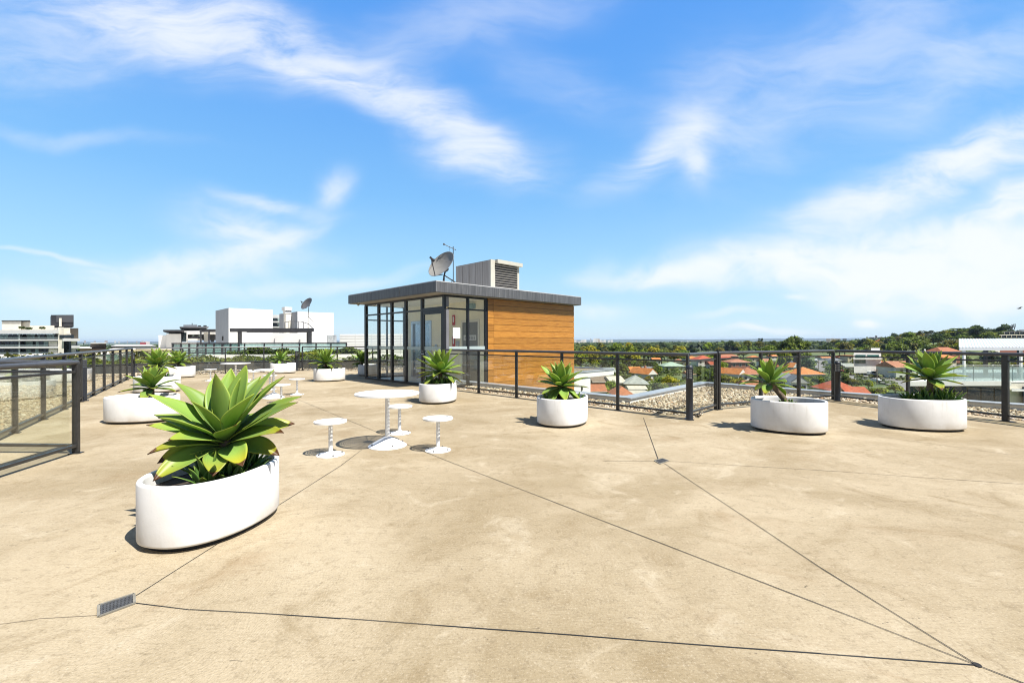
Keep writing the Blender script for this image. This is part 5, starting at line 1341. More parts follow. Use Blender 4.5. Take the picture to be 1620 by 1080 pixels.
def house(px, ey, wpx, label, roof='orange', wallc='white', st=1, kind='hip', rise=2.4, dep=9., yaw=0., chim=False, Y=None):
    zg = -17.
    for _ in range(4):
        ze = zg + 2.7 * st + .3
        if Y is None or _ > 0 and not fixedY:
            fixedY = False; d = ray(px, ey); yv = (ze - EYE) / d.z if d.z < -1e-4 else 400
        else: fixedY = True; yv = Y
        p = at(px, ey, yv); zg = ground_z(p.x, p.y) + .2
    ze = zg + 2.7 * st + .3
    w_ = wpx * yv / F; c_, s_ = abs(math.cos(R(yaw))), abs(math.sin(R(yaw)))
    L = max(5., (w_ - dep * s_) / max(c_, .3))
    y = yv + dep / 2
    t = thing('house', label, 'house', (p.x * y / yv, y, zg), R(yaw)); HOUSES.append((p.x * y / yv, y, max(L, dep) * .62))
    hh = ze - zg; a, b_ = L / 2, dep / 2; wm = pmat('wall_' + wallc, WC[wallc], .8, .08, .3); rm = roofmat(roof, RC[roof])
    m = MB(); m.b2((-a, -b_, -2.5), (a, b_, hh)); m.build('wall', wm, t)
    e = .55; A, B = a + e, b_ + e; z = hh + .02; r_ = z + rise; m = MB()
    if kind == 'hip':
        k = max(.05, A - B) if A > B else .0; kb = max(.0, B - A)
        V = [(-A, -B, z), (A, -B, z), (A, B, z), (-A, B, z), (-k, -kb, r_), (k, kb, r_)] if A >= B else [(-A, -B, z), (A, -B, z), (A, B, z), (-A, B, z), (0, -kb, r_), (0, kb, r_)]
        if A >= B: m.add(V, [(0, 1, 5, 4), (2, 3, 4, 5), (1, 2, 5), (3, 0, 4), (3, 2, 1, 0)])
        else: m.add(V, [(0, 1, 4), (1, 2, 5, 4), (2, 3, 5), (3, 0, 4, 5), (3, 2, 1, 0)])
        V2 = [(x * 1.0, y_, z - .16) for x, y_ in ((-A, -B), (A, -B), (A, B), (-A, B))]
    elif kind == 'gable':     # ridge runs front to back, gable faces us
        m.add([(-A, -B, z), (A, -B, z), (A, B, z), (-A, B, z), (0, -B, r_), (0, B, r_)], [(0, 4, 5, 3), (1, 2, 5, 4), (3, 2, 1, 0), (2, 3, 5), (0, 1, 4)])
    elif kind == 'side':      # ridge runs across
        m.add([(-A, -B, z), (A, -B, z), (A, B, z), (-A, B, z), (-A, 0, r_), (A, 0, r_)], [(0, 1, 5, 4), (2, 3, 4, 5), (1, 2, 5), (3, 0, 4), (3, 2, 1, 0)])
    else:
        m.b2((-A, -B, z), (A, B, z + .3))
    ro = m.build('roof', rm, t)
    if kind == 'gable':
        g = MB(); g.add([(-a, -B - .03, z + .02), (a, -B - .03, z + .02), (0, -B - .03, z + rise * (a / A)), (-a, -B - .01, z + .02), (a, -B - .01, z + .02), (0, -B - .01, z + rise * (a / A))], [(0, 1, 2), (5, 4, 3), (0, 3, 4, 1), (1, 4, 5, 2), (2, 5, 3, 0)]); g.build('gable_end', wm, t)
    if kind in ('hip', 'side', 'gable'):
        g = MB()
        g.bar((-A, -B - .03, z - .06), (A, -B - .03, z - .06), .08, .14); g.build('gutter', pmat('gutter_white', (.62, .60, .55), .6), ro)
    if chim:
        g = MB(); g.b2((a * .4, -.4, z + rise * .4), (a * .4 + .8, .4, r_ + .9)); g.build('chimney', pmat('chimney_brick', (.30, .14, .09), .9), ro)
    rr = random.Random(int(px))
    for s in range(st):
        nw = max(2, int(L / 3.2))
        for k in range(nw):
            x = -a + (k + .5) * L / nw + rr.uniform(-.3, .3); zb = .9 + 2.7 * s
            if k == nw // 2 and s == 0 and nw > 2:
                g = MB(); g.b2((x - .45, -b_ - .05, .1), (x + .45, -b_ - .005, 2.15)); g.build('door', pmat('house_door', (.12, .09, .07), .5), t); continue
            g = MB(); g.b2((x - .72, -b_ - .06, zb - .06), (x + .72, -b_ - .004, zb + 1.26)); f_ = g.build('window', pmat('window_trim', (.66, .64, .6), .6), t)
            g = MB(); g.b2((x - .62, -b_ - .08, zb), (x + .62, -b_ - .062, zb + 1.2)); g.build('pane', M_WIN, f_)
    return t
house(1003, 586, 16, 'small orange-roofed house above the grey metal roof, left one', 'orange', 'grey', 1, 'side', 1.8, 8)
house(1017, 592, 18, 'white-gabled house with orange tiled side roof behind the railing post', 'orange', 'white', 1, 'gable', 2.6, 12, 25, True)
house(1024, 586, 13, 'small slate and orange roof just left of the round green tree', 'slate', 'cream', 1, 'side', 1.8, 8)
house(1005, 607, 44, 'wide house with pale grey metal hip roof near the railing', 'grey', 'cream', 1, 'hip', 2.6, 11, -12)
house(970, 605, 28, 'house with cream-white roof left of the grey metal roof', 'cream', 'white', 1, 'side', 2.0, 10, 10)
house(944, 604, 26, 'house with weathered brown roof behind the white wing', 'brown', 'brick', 1, 'side', 2.4, 10, 5)
house(982, 625, 22, 'red-brown tiled house just over the roof parapet', 'terra', 'white', 1, 'hip', 2.2, 8)
house(941, 619, 16, 'small terracotta roof low behind the white wing', 'terra', 'cream', 1, 'side', 1.8, 8)
house(1008, 624, 34, 'white flat-roofed garage just over the roof parapet', 'cream', 'white', 1, 'flat', .3, 8)
house(1006, 615, 12, 'tiny white lean-to between the trees below the grey roof', 'cream', 'white', 1, 'side', .8, 4)
house(1062, 579, 32, 'house with pale green metal roof behind the bollard', 'green', 'grey', 1, 'hip', 2.2, 10)
house(1092, 567, 20, 'bright orange hip roof showing between the top and middle rails', 'orange', 'white', 1, 'hip', 2.4, 10)
house(1111, 569, 26, 'red hip-roofed white house just behind the double posts', 'red', 'white', 2, 'hip', 2.8, 12)
house(1093, 592, 11, 'small pink-roofed white house half hidden beside the bollard head', 'pink', 'white', 1, 'side', 1.2, 7)
house(1150, 563, 28, 'long terracotta roof just under the top rail', 'terra', 'brick', 1, 'hip', 2.0, 10)
house(1143, 567, 22, 'red-brown roof beneath the long terracotta roof', 'red', 'brick', 1, 'side', 1.6, 9)
house(1164, 573, 30, 'two-storey red brick house with orange roof', 'pink', 'brick', 2, 'hip', 2.0, 11)
house(1156, 592, 22, 'white gabled house with orange side roof in front of the brick house', 'orange', 'white', 1, 'gable', 2.6, 11, 28)
house(1182, 592, 36, 'terracotta hip-roofed house left of the leaning agave', 'terra', 'white', 1, 'hip', 2.8, 10)
house(1186, 610, 20, 'low terracotta roof right above the parapet behind the leaning agave', 'terra', 'brick', 1, 'side', 1.4, 8)
house(1240, 581, 30, 'pale blue-gabled house with orange roof above the leaning agave', 'orange', 'grey', 1, 'gable', 2.6, 12, 30)
house(1236, 597, 20, 'white rendered two-storey house behind the leaning agave', 'slate', 'white', 1, 'side', 1.6, 8)
house(1270, 592, 46, 'bright orange hip-roofed house beside the middle rail post', 'orange', 'grey', 1, 'hip', 2.9, 11, 8)
house(1259, 605, 26, 'white cottage with dark slate gable near the parapet', 'slate', 'white', 1, 'gable', 2.4, 9, -20)
house(1322, 618, 52, 'red terracotta roof behind the bollard between the right planters', 'red', 'cream', 1, 'hip', 2.6, 11, -10)
house(1348, 624, 34, 'low red tiled roof right of the bollard, half behind shrubs', 'red', 'cream', 1, 'side', 1.8, 8, -14)
house(1343, 562, 17, 'square orange-panelled block left of the long modern white building', 'orange', 'cream', 2, 'flat', .4, 8)
house(1388, 578, 28, 'red-roofed cream house at the road, left of its neighbour', 'red', 'sage', 2, 'hip', 2.2, 10, 12)
house(1417, 581, 32, 'orange-red roofed cream house on the road beside the rightmost planter', 'pink', 'sage', 2, 'side', 2.6, 11)
house(1420, 589, 24, 'house with low orange porch roof directly by the parked dark car', 'orange', 'sage', 1, 'side', 1.4, 6)
house(1337, 580, 18, 'house with pale blue-grey roof near the far end of the road', 'grey', 'white', 1, 'side', 1.8, 9)
for (px, ey, wpx, lb, rf, wl, kd) in (
    (1073, 572, 16, 'small terracotta roof deep in the trees left of the orange hip roof', 'terra', 'cream', 'hip'), (1128, 577, 16, 'white-walled house with red side roof under the mid rail by the double posts', 'red', 'white', 'side'),
    (1192, 566, 18, 'orange roof between tree crowns left of the first post behind the leaning agave', 'orange', 'cream', 'hip'), (1209, 572, 15, 'pinkish roof just above the leaves of the leaning agave', 'pink', 'white', 'side'),
    (1222, 563, 13, 'tiny orange roof under the huge fig tree', 'orange', 'white', 'hip'), (1302, 566, 14, 'orange roof at the top end of the grey side street', 'orange', 'white', 'side'), (1318, 570, 14, 'slate roof left of the bollard between the right planters', 'slate', 'white', 'hip'),
    (1330, 566, 12, 'small red roof right of the bollard head', 'red', 'white', 'side'), (1405, 566, 18, 'terracotta roof right of the long modern building', 'terra', 'cream', 'hip'), (1432, 563, 16, 'orange roof half hidden by trees above the rightmost agave', 'orange', 'white', 'hip'),
    (1450, 572, 18, 'brick house with red roof behind the rightmost agave', 'red', 'brick', 'side'), (962, 588, 14, 'small grey-roofed shed among trees right of the timber wall', 'grey', 'cream', 'side'), (1037, 570, 12, 'small orange roof above the bright round tree', 'orange', 'white', 'side'),
    (1256, 575, 12, 'white gabled cottage under the middle rail left of the post', 'slate', 'white', 'gable'), (1367, 584, 12, 'grey garage behind the roadside trees', 'grey', 'white', 'side')):
    house(px, ey, wpx, lb, rf, wl, 1, kd, 1.9, 8)
def hillhouse(px, ey, wpx, Y, label, roof, wallc, **k): return house(px, ey, wpx, label, roof, wallc, Y=Y, **k)
def simple_house(px0, px1, ry0, ry1, wy1, Y, label, roof, wallc, gable=False):
    """house on the hill given by its measured roof and wall lines"""
    h = fthing('house', label, 'house', (px0 + px1) / 2, Y); rm = roofmat(roof, RC[roof]); wm = pmat('wall_' + wallc, WC[wallc], .8, .08, .3)
    a = at(px0, ry1, Y); b_ = at(px1, ry1, Y); zt = at((px0 + px1) / 2, ry0, Y + 5).z; o = h.location; x0, x1 = a.x - o.x, b_.x - o.x; k = (x1 - x0) * .22
    m = MB(); m.add([(x0, 0, a.z), (x1, 0, a.z), (x1, 10, a.z), (x0, 10, a.z), (x0 + k, 5, zt), (x1 - k, 5, zt)], [(0, 1, 5, 4), (2, 3, 4, 5), (1, 2, 5), (3, 0, 4), (3, 2, 1, 0)]); m.build('roof', rm, h)
    zb = min(at(px0, wy1, Y).z, a.z - 2); m = MB(); m.b2((x0 + .5, .5, zb - 4), (x1 - .5, 9.5, a.z - .02)); m.build('wall', wm, h)
    nw = max(2, int((x1 - x0) / 3.5))
    for i in range(nw):
        x = x0 + (i + .5) * (x1 - x0) / nw; m = MB(); m.b2((x - .7, .44, a.z - 2.0), (x + .7, .49, a.z - .7)); m.build('window', M_WIN, h)
    HOUSES.append((o.x, Y + 5, (x1 - x0) * .6)); return h
simple_house(1490, 1522, 549, 556, 562, 230, 'brown-tiled house under the canopy end, above the rail', 'terra', 'brick')
simple_house(1494, 1517, 560, 566, 570, 180, 'orange tiled roof below the brown-tiled house near the canopy post', 'orange', 'cream')
simple_house(1549, 1577, 535.5, 540, 546, 330, 'hillside house with terracotta roof left of the terraced flats', 'terra', 'cream')
simple_house(1394, 1410, 536, 540, 545, 520, 'orange roof on the skyline slope beside the dark conifer', 'orange', 'white')
simple_house(1408, 1424, 543, 547, 550, 420, 'pinkish roofed house on the slope right of the palm', 'pink', 'white')
simple_house(1466, 1492, 536.5, 540, 544, 460, 'low orange roof among the hill trees above the rightmost agave', 'terra', 'white')
simple_house(1335, 1352, 541.5, 544, 548, 600, 'tiny red roof on the slope under the tower blocks', 'red', 'cream')
# modern white building by the road
h = fthing('modern_building', 'long modern white building with green-tinted windows above the road', 'building', 1374, 215)
slab(h, 'wall', M_WALLW, 1351, 1394, 557, 590, 215, 0, 9); slab(h, 'roof_box', M_WALLW, 1378, 1392, 551, 557.2, 215, 3, 9)
for (a, b_, c, d_) in ((1353.5, 1369.5, 561, 566), (1372, 1390.5, 561, 565.5), (1353, 1369.5, 569, 574.5)):
    f_ = slab(h, 'window', pmat('window_trim', (.66, .64, .6), .6), a - .5, b_ + .5, c - .5, d_ + .5, 215, -.14, -.01); slab(h, 'pane', pmat('green_glass', (.02, .10, .085), .1, .4, 1), a, b_, c, d_, 215, -.2, -.15)
slab(h, 'floor_band', M_WALLW, 1350, 1396, 566.5, 568.2, 215, -1.2, -.25); slab(h, 'downpipe', M_WALLC, 1350.2, 1351.2, 560, 580, 215, -.5, -.3)
HOUSES.append((h.location.x, 219, 9))
# terraced flats on the hill
h = fthing('terraced_flats', 'stepped dark apartment block with rooftop antennas on the hill at far right', 'building', 1610, 300)
for k, (a, y0, y1) in enumerate(((1586, 523.5, 528), (1581, 529, 533.5), (1575, 534.5, 541.5))):
    slab(h, 'floor_slab', M_WALLC if k else M_PANEL, a, 1760, y0, y0 + 1.3, 300, -k * 2.5 - 1.6, 12); slab(h, 'facade', M_WIN, a + 1.5, 1758, y0 + 1.35, y1 + .6, 300, -k * 2.5, 11)
    for q in range(9): slab(h, 'pier', M_WALLC, a + 3 + q * 8, a + 3.6 + q * 8, y0 + 1.35, y1 + .4, 300, -k * 2.5 - .5, -k * 2.5 - .05)
slab(h, 'base_wall', pmat('wall_brick', WC['brick'], .8, .08, .3), 1582, 1760, 542.2, 560, 300, -5, 12); slab(h, 'side_wall', M_WALLC, 1574.2, 1581.8, 535.9, 560, 300, -5, 10)
slab(h, 'roof_room', M_PANEL, 1612, 1622, 521.5, 523.4, 300, 3, 8)
an2 = fthing('antenna_cluster', 'cluster of dark mobile phone antennas on the roof of the terraced flats', 'antenna', 1602, 303)
slab(an2, 'mast', M_CHAR, 1601.6, 1602.4, 514, 523.5, 303, 0, .3)
for (a, y0, y1) in ((1598.2, 515.5, 519.5), (1600.2, 513, 518), (1603, 512.5, 517.5), (1605.2, 512, 517), (1599.5, 518.5, 521.5), (1604.2, 517.5, 521)): slab(an2, 'panel', M_CHAR, a, a + 1.5, y0, y1, 303, -.4, -.1)
slab(an2, 'crossbar', M_CHAR, 1598, 1606.8, 516.6, 517.3, 303, -.09, -.01)

# far towers and town on the skyline
def far_block(px0, px1, y0, y1, Y, colr, label, nm='tower_block', group=None, cols=4, rows=5):
    h = fthing(nm, label, 'building', (px0 + px1) / 2, Y, group); mt = pmat('far_%02d%02d%02d' % tuple(int(c * 99) for c in colr), colr, .8, .1, .05)
    slab(h, 'wall', mt, px0, px1, y0, y1, Y, 0, 14)
    if cols and px1 - px0 > 2.5:
        m = MB(); a = at(px0, y1, Y); b_ = at(px1, y0, Y); o = h.location
        for i in range(rows):
            z0 = a.z + (b_.z - a.z) * (i + .35) / rows; m.b2((a.x - o.x + .3, -.3, z0), (b_.x - o.x - .3, -.05, z0 + (b_.z - a.z) * .35 / rows))
        m.build('window_band', M_DGREY, h)
    return h
far_block(1307, 1313.5, 535.6, 543, 1300, (.42, .40, .36), 'grey tower block left of three on the right skyline'); far_block(1314, 1320, 534.8, 543, 1310, (.55, .54, .52), 'tallest pale tower block between its neighbours on the right skyline'); far_block(1320.5, 1329.5, 535.4, 543, 1320, (.48, .46, .42), 'wide grey tower block of the skyline cluster')
far_block(1333, 1339.5, 535.2, 543, 1340, (.20, .24, .30), 'dark blue-grey tower block apart from the skyline cluster')
far_block(1375, 1384, 533, 538, 700, (.62, .62, .62), 'low white hospital-like building on the right skyline', 'institution'); far_block(1384.3, 1388, 530.5, 537, 705, (.40, .42, .45), 'taller grey centre part of the white skyline building', 'institution'); far_block(1388.3, 1403, 533.2, 538, 700, (.58, .58, .60), 'long white building joining the dark conifer on the skyline', 'institution')
rr = random.Random(77)
for k in range(34):
    px = 905 + 62 * rr.random() ** 1.15; hgt = rr.uniform(1.6, 5.2) * (1.3 if 922 < px < 945 else .8); wd = rr.uniform(1.6, 4.6)
    cl = rr.choice([(.62, .60, .58), (.55, .52, .48), (.35, .38, .44), (.66, .64, .62), (.45, .36, .30)])
    far_block(px, px + wd, 541.5 - hgt, 543.5, 2300 + 30 * k, cl, 'one of the tiny distant town buildings along the skyline right of the timber wall', 'distant_building', 'distant town on the skyline', 0)
for k in range(26):
    px = rr.choice([rr.uniform(975, 1230), rr.uniform(128, 250), rr.uniform(1290, 1300)]); hgt = rr.uniform(.8, 2.2)
    far_block(px, px + rr.uniform(1.2, 3.4), 540.6 - hgt, 542.5, 3600 + 50 * k, rr.choice([(.6, .6, .6), (.5, .5, .52), (.42, .36, .34)]), 'one of the specks of white buildings on the hazy far plain', 'distant_building', 'distant buildings on the far plain', 0)

# ------------------------------------------------------------------ cars and poles on the road
def make_car(label, px, py, rz, colr, van=False):
    p = ground_hit(px, py); p.z = ground_z(p.x, p.y) + 1.36
    t = thing('van' if van else 'car', label, 'van' if van else 'car', p, rz, None if van else 'cars parked along the road')
    pm_ = pmat('paint_%02d%02d%02d' % tuple(int(c * 99) for c in colr), colr, .25); L, Wd = (5.0, 1.95) if van else (4.4, 1.76)
    H = 2.1 if van else 1.45
    pr = [(-L / 2, .35), (-L / 2, .85), (-L / 2 + .15, 1.0), (-L * .38, 1.02), (-L * .30, H * .98), (L * .12, H), (L * .27, 1.0), (L * .46, .82), (L / 2, .62), (L / 2, .35)] if not van else [(-L / 2, .35), (-L / 2, 1.9), (-L / 2 + .2, H), (L * .25, H), (L * .36, 1.15), (L * .48, .95), (L / 2, .6), (L / 2, .35)]
    n = len(pr); m = MB(); m.add([(x, s * Wd / 2 * (1 if z < 1.05 else .86), z) for s in (-1, 1) for x, z in pr], [tuple(range(n))[::-1], tuple(range(n, 2 * n))] + [(i, (i + 1) % n, n + (i + 1) % n, n + i) for i in range(n)])
    m.build('body', pm_, t, bevel=.04)
    for s in (-1, 1):
        m = MB(); y = s * (Wd / 2 * .94 + .01); m.b2((-L * .27, y - .02, 1.06), (L * .13, y + .02, H - .16)); m.build('window', M_WIN, t)
    m = MB(); m.box((L * (.205 if not van else .315), 0, (1.0 + H) / 2 + .03), (.03, Wd * .74, .55 if not van else .8), Matrix.Rotation(R(-46 if not van else -32), 3, 'Y')); m.build('windscreen', M_WIN, t)
    for x in (-L * .31, L * .31):
        for s in (-1, 1):
            m = MB(); m.tube([(x, s * (Wd / 2 - .16), .33), (x, s * (Wd / 2 + .01), .33)], .33, 14); wh = m.build('wheel', M_BLACK, t)
            m = MB(); m.tube([(x, s * (Wd / 2 + .005), .33), (x, s * (Wd / 2 + .025), .33)], .2, 10); m.build('rim', M_BOLT, wh)
    for s in (-1, 1):
        m = MB(); m.b2((L / 2 - .06, s * Wd * .36 - .16, .64), (L / 2 + .01 - .03, s * Wd * .36 + .16, .78)); m.build('headlight', M_PAPER, t)
    return t
make_car('white van parked in front of the red-roofed cream house', 1381.5, 598, .05, (.78, .78, .78), True)
make_car('silver white car parked just right of the white van', 1393, 598, .1, (.66, .66, .66))
make_car('white car parked on the near side of the road by the shrubs', 1383, 609.5, 2.2, (.78, .78, .78))
make_car('dark blue-green car parked before the orange porch house', 1408.5, 604, .05, (.035, .06, .07))
make_car('white car at the far side street under the middle rail', 1291, 573.5, .9, (.75, .75, .75))
make_car('small red car near the far end of the road beside the bollard', 1331, 594, .4, (.45, .03, .03))
def pole(label, px, y0, y1):
    p = ground_hit(px, y1); zt = at(px, y0, p.y).z; t = thing('utility_pole', label, 'pole', (p.x, p.y, p.z), 0, 'utility poles in the suburb')
    m = MB(); m.tube([(0, 0, -1), (0, 0, zt - p.z)], [.20, .14], 8); m.build('pole', M_BARK, t); m = MB(); hh = zt - p.z; m.b2((-1.1, -.08, hh - .7), (1.1, .08, hh - .55)); m.build('crossarm', M_BARK, t)
pole('tall dark utility pole beside the white car on the near side', 1387.5, 583, 612); pole('dark utility pole between the two cream houses', 1398.5, 574, 598); pole('thin utility pole at the far end of the road near the bollard', 1333, 577, 599); pole('pole on the grey side street behind the middle rail', 1294.5, 570, 590); pole('slim pole in the trees near the round green tree', 1056, 566, 586)

# ------------------------------------------------------------------ trees one can tell apart
def tree_px(key, px, ty, by, colr, label, group=None, wpx=None, Y=None):
    """tree whose base is seen (or given depth) and whose top is at ty; size from the measured height or width"""
    if Y is None: p = ground_hit(px, by)
    else: p = at(px, by, Y); p.z = ground_z(p.x, Y)
    zt = at(px, ty, p.y).z; H0 = {'broad': 9.0, 'gum': 11.6, 'shrub': 3.8, 'fig': 18.4, 'spread': 11.2, 'conifer': 11.5, 'palm': 8.9}[key.rstrip('0123456789')]
    W0 = {'broad': 10.5, 'gum': 8.6, 'shrub': 5.2, 'fig': 20.5, 'spread': 15, 'conifer': 4.3, 'palm': 6.6}[key.rstrip('0123456789')]
    hgt = zt - p.z; s = (wpx * p.y / F / W0) if wpx else hgt / H0
    t = tree(key, p, s, colr, label, group); t.scale = (s, s, hgt / H0); return t
TG = 'trees in the suburb below'
tree_px('fig', 1256, 526, 0, 'mid', 'huge round-domed fig tree rising above the railing', None, 54, 255)
tree_px('broad0', 1040, 577.5, 597, 'lime', 'bright green round tree left of the corner post', None, 22)
tree_px('broad1', 985, 574, 596, 'mid', 'green tree left of the white-gabled house', None, 22)
tree_px('broad2', 1062, 594, 624, 'yellow', 'yellow-green bushy tree left of the bollard', None, 34)
tree_px('broad0', 1042, 603, 628, 'mid', 'green bushy tree behind the parapet left of the bollard', None, 30)
tree_px('shrub0', 1022, 609, 630, 'olive', 'olive shrub under the yellow-green tree', None, 26)
tree_px('gum0', 1104, 577, 608, 'mid', 'dark green tree right of the bollard head', None, 22)
tree_px('broad1', 1122, 582, 612, 'mid', 'dense green tree right beside the bollard', None, 28)
tree_px('broad2', 1148, 592, 612, 'olive', 'olive-green tree low behind the double posts', None, 32)
tree_px('broad0', 1170, 597, 614, 'yellow', 'light olive tree low left of the leaning agave', None, 26)
tree_px('gum1', 1143, 569, 596, 'lime', 'tall light green tree behind the double posts', None, 24)
tree_px('broad1', 965, 601, 626, 'mid', 'green tree behind the white wing', None, 24)
tree_px('broad2', 955, 610, 632, 'lime', 'yellow-green bush low before the white wing', None, 28)
tree_px('shrub1', 988, 604, 620, 'mid', 'dark shrub below the cream roof', None, 18)
tree_px('shrub0', 1000, 614, 626, 'lime', 'light green shrub by the flat garage', None, 14)
tree_px('broad1', 1276, 566, 590, 'dark', 'dark broad tree above the bright orange roof', None, 30)
tree_px('broad2', 1295, 594, 612, 'mid', 'green tree left of the red terracotta roof', None, 30)
tree_px('broad0', 1276, 600, 618, 'lime', 'light green bush below the bright orange roof', None, 26)
tree_px('shrub1', 1290, 606, 620, 'mid', 'green shrub against the red terracotta roof', None, 22)
tree_px('gum0', 1312, 575, 598, 'mid', 'dark green tree just left of the bollard between right planters', None, 14)
tree_px('broad0', 1347, 597, 614, 'olive', 'small round olive tree by the road near the bollard', None, 20)
tree_px('broad1', 1338, 592, 612, 'mid', 'green tree behind the small olive tree by the road', None, 16)
tree_px('broad2', 1374, 600, 618, 'lime', 'yellow-green tree beside the white car on the near side', None, 18)
tree_px('broad0', 1390, 612, 630, 'lime', 'wide yellow-green bush over the parapet left of the rightmost planter', None, 36)
tree_px('shrub0', 1358, 608, 620, 'yellow', 'light shrub left of the yellow-green tree by the road', None, 18)
tree_px('broad1', 1416, 606, 626, 'lime', 'light bush low right of the road by the rightmost planter', None, 26)
tree_px('gum1', 1356, 576, 594, 'olive', 'grey-green roadside tree before the long modern building', None, 12)
tree_px('gum0', 1367, 577, 595, 'mid', 'roadside tree right of the grey-green one before the modern building', None, 12)
tree_px('broad2', 1410, 556, 580, 'mid', 'round green tree right of the long modern building', None, 28)
tree_px('palm', 1396, 541, 0, 'dark', 'dark palm tree on the slope above the modern building', None, 13, 330)
tree_px('palm', 1444, 540, 0, 'olive', 'second palm tree in front of the broad hill tree', None, 14, 300)
tree_px('conifer', 1406, 529, 0, 'dark', 'dark pointed conifer on the right skyline', None, 6, 480)
tree_px('conifer', 1286, 536.5, 0, 'dark', 'small dark conifer on the skyline right of the fig tree', None, 5, 700)
tree_px('spread', 1464, 523.5, 0, 'dark', 'open flat-crowned tree on the hill skyline, left one', None, 22, 420)
tree_px('spread', 1522, 519.5, 0, 'mid', 'largest flat-crowned tree on the hill skyline', None, 34, 400)
tree_px('broad0', 1494, 525.5, 0, 'dark', 'dark dense tree between the two flat-crowned hill trees', None, 36, 410)
tree_px('broad1', 1530, 525, 0, 'mid', 'green tree under the largest flat-crowned hill tree', None, 36, 395)
tree_px('broad2', 1562, 523.5, 0, 'mid', 'broad green hill tree left of the terraced flats', None, 36, 390)
tree_px('broad0', 1544, 526, 0, 'dark', 'dark tree on the skyline right of the flat-crowned trees', None, 30, 405)
tree_px('broad1', 1578, 524, 0, 'olive', 'olive tree touching the terraced flats on the skyline', None, 22, 400)
tree_px('broad2', 1442, 531, 0, 'mid', 'broad bright tree on the slope behind the palms', None, 44, 345)
tree_px('broad0', 1475, 533, 0, 'yellow', 'small yellow-green tree below the flat-crowned hill trees', None, 20, 380)
tree_px('spread', 1202, 535.5, 0, 'dark', 'dark windswept tree on the skyline left of the fig', None, 9, 620)
tree_px('gum0', 1215, 541, 0, 'mid', 'wide green tree left of the huge fig', None, 40, 290)
tree_px('broad1', 1240, 549, 0, 'lime', 'bright lower tree in front of the huge fig', None, 22, 230)
tree_px('conifer', 130.5, 538, 0, 'dark', 'dark pine beside the cream apartment building', None, 7, 150)
leafy('shrub', (lambda g, n: (np.stack([g.uniform(-58, -52, n), g.uniform(71, 74, n), -.9 + 1.4 * g.random(n)], 1), np.tile([0, -.5, .8], (n, 1)))), 900, .22, 31, (.06, .09, .02), 'small green shrub on the white shed roof in front of the far hills', 'shrub')

# the wooded belt: each tree of its own, filled in behind and between the houses
TL = {'dark': 'dark green tree in the wooded belt beyond the railing', 'mid': 'mid green tree in the wooded belt beyond the railing', 'yellow': 'yellow-green tree in the wooded belt beyond the railing', 'olive': 'olive green tree in the wooded belt beyond the railing', 'lime': 'bright green tree in the wooded belt beyond the railing'}
g = random.Random(2024); placed = []; n = 0; tries = 0
while n < 250 and tries < 12000:
    tries += 1
    px = g.uniform(860, 1650); u = (px - CX) / F
    zone = g.random()
    Yt = g.uniform(300, 640) if zone < .62 else g.uniform(190, 300)
    if px > 1330: Yt = g.uniform(235, 560) if zone < .8 else g.uniform(200, 235)
    x = u * Yt
    if 1290 < px < 1440 and 178 < Yt < 262: continue
    if any((x - hx) ** 2 + (Yt - hy) ** 2 < (hr + 4) ** 2 for hx, hy, hr in HOUSES): continue
    # keep the sight line to a house standing close behind open
    if any(hy > Yt and hy - Yt < 75 and abs(x / Yt - hx / hy) < (hr + 1.5) / hy for hx, hy, hr in HOUSES) and g.random() < .93: continue
    if any((x - a) ** 2 + (Yt - b_) ** 2 < 36 for a, b_ in placed): continue
    if 1225 < px < 1290 and Yt > 255: continue
    placed.append((x, Yt)); n += 1
    colr = g.choices(['dark', 'mid', 'yellow', 'olive', 'lime'], [3, 4, 3.6 if 930 < px < 1080 else 1.6, 2, 1.8])[0]
    key = g.choice(['broad0', 'broad1', 'broad2', 'broad0', 'broad1', 'gum0', 'gum1'])
    s = g.uniform(.95, 1.55) if Yt > 300 else g.uniform(.55, .95)
    if 860 < px < 1010 and 225 < Yt < 330: s *= 1.25
    tree(key, (x, Yt, ground_z(x, Yt) - .3), s, colr, TL[colr], {'dark': 'dark', 'mid': 'mid green', 'yellow': 'yellow-green', 'olive': 'olive', 'lime': 'bright green'}[colr] + ' trees of the wooded belt')

sg = random.Random(99); k = 0
for hx, hy, hr in list(HOUSES):
    if hy > 320: continue
    for _ in range(2):
        x = hx + sg.uniform(-hr, hr) * 1.1; y = hy - hr * .8 - sg.uniform(1.5, 5)
        if any((x - a) ** 2 + (y - b_) ** 2 < (r_ * .9) ** 2 for a, b_, r_ in HOUSES): continue
        cl = sg.choice(['mid', 'lime', 'olive', 'mid', 'yellow'])
        tree(sg.choice(['shrub0', 'shrub1']), (x, y, ground_z(x, y) - .2), sg.uniform(.55, .85), cl, {'mid': 'green', 'lime': 'bright green', 'olive': 'olive', 'yellow': 'yellow-green'}[cl] + ' garden shrub before the walls of the suburban houses', {'mid': 'green', 'lime': 'bright green', 'olive': 'olive', 'yellow': 'yellow-green'}[cl] + ' garden shrubs', cat='shrub')

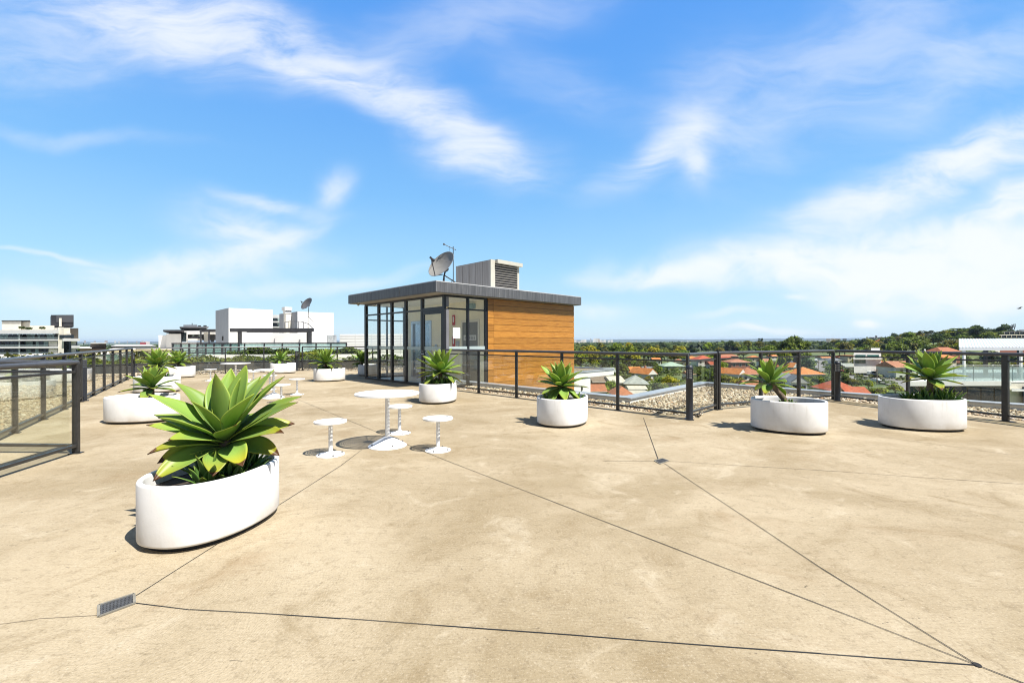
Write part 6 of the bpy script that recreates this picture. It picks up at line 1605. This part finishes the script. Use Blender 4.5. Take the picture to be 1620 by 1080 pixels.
# low garden bushes and the far wood: too many to count
def far_wood(name, label, n, y0, y1, u0, u1, hgt, size, seed, colr):
    g = np.random.default_rng(seed); y = y0 * (y1 / y0) ** g.random(n); u = g.uniform(u0, u1, n); x = u * y
    k = 22; gz = np.array([ground_z(a, b_) for a, b_ in zip(x, y)]); hh = hgt * g.uniform(.5, 1.3, n); rr_ = hh * g.uniform(.5, .8, n)
    d = g.normal(0, 1, (n, k, 3)); d /= np.linalg.norm(d, axis=2)[..., None]; d[..., 2] = np.abs(d[..., 2])
    p = np.stack([x[:, None] + d[..., 0] * rr_[:, None], y[:, None] + d[..., 1] * rr_[:, None], gz[:, None] + hh[:, None] * (.25 + .7 * d[..., 2])], -1)
    V, Fq = leaf_quads(p.reshape(-1, 3), d.reshape(-1, 3) + np.array([0, -.2, .5]), 1.0, g, .4)
    c = np.repeat(p.reshape(-1, 3), 4, 0); sz = np.repeat(np.repeat(rr_ * size, k), 4)[:, None]; V = c + (V - c) * sz
    me = np_mesh(name, V, Fq, M_FOL, np.repeat(np.clip(np.repeat(g.random(n), k) * .7 + g.random(n * k) * .3, 0, 1), 4)); o = D.objects.new(name, me); COL.objects.link(o); o.color = colr + (1,)
    return tag(o, label, 'woodland', kind='stuff')
far_wood('far_woodland', 'distant tree cover stretching over the plain to the horizon', 6000, 620, 5200, -.06, 1.5, 10, .55, 61, (.05, .078, .022))
far_wood('far_woodland', 'distant tree cover on the plain beyond the left railing', 2600, 300, 5200, -1.4, -.05, 9, .55, 62, (.045, .07, .022))
far_wood('garden_shrubbery', 'low garden bushes between the houses of the suburb', 900, 170, 330, .13, 1.25, 2.6, .5, 63, (.07, .10, .02))

# a bird in the sky at right
bd = thing('bird', 'dark bird gliding in the sky at far right', 'bird', at(1612.5, 488, 60))
m = MB(); m.tube([(-.22, 0, 0), (-.12, 0, .02), (.05, 0, .03), (.18, 0, .02), (.27, 0, .03)], [.015, .05, .065, .04, .012], 8)
m.add([(-.1, .03, .04), (.1, .03, .04), (.0, .36, .13), (-.16, .62, .05), (-.18, .30, .10)], [(0, 1, 2, 4), (4, 2, 3)]); m.add([(-.1, -.03, .04), (.1, -.03, .04), (.0, -.36, .13), (-.16, -.62, .05), (-.18, -.30, .10)], [(1, 0, 4, 2), (2, 4, 3)])
m.build('body', pmat('bird_dark', (.06, .055, .05), .7), bd); bd.rotation_euler = (.2, 0, 2.6)

# the air: thin haze that pales the far plain
hz = MB(); hz.b2((-22000, -400, -60), (30000, 15500, 60)); hb = hz.build('haze', M_BLACK)
hm = D.materials.new('haze_air'); hm.use_nodes = True; t = NT(hm.node_tree); t.n.clear()
pv = t.node('ShaderNodeVolumePrincipled'); pv.inputs['Color'].default_value = (.58, .75, 1, 1); pv.inputs['Density'].default_value = 4.5e-5; pv.inputs['Anisotropy'].default_value = .2
t.l.new(pv.outputs[0], t.node('ShaderNodeOutputMaterial').inputs['Volume'])
hb.data.materials.clear(); hb.data.materials.append(hm); tag(hb, 'thin pale blue haze over the distant plain', 'haze', kind='stuff')
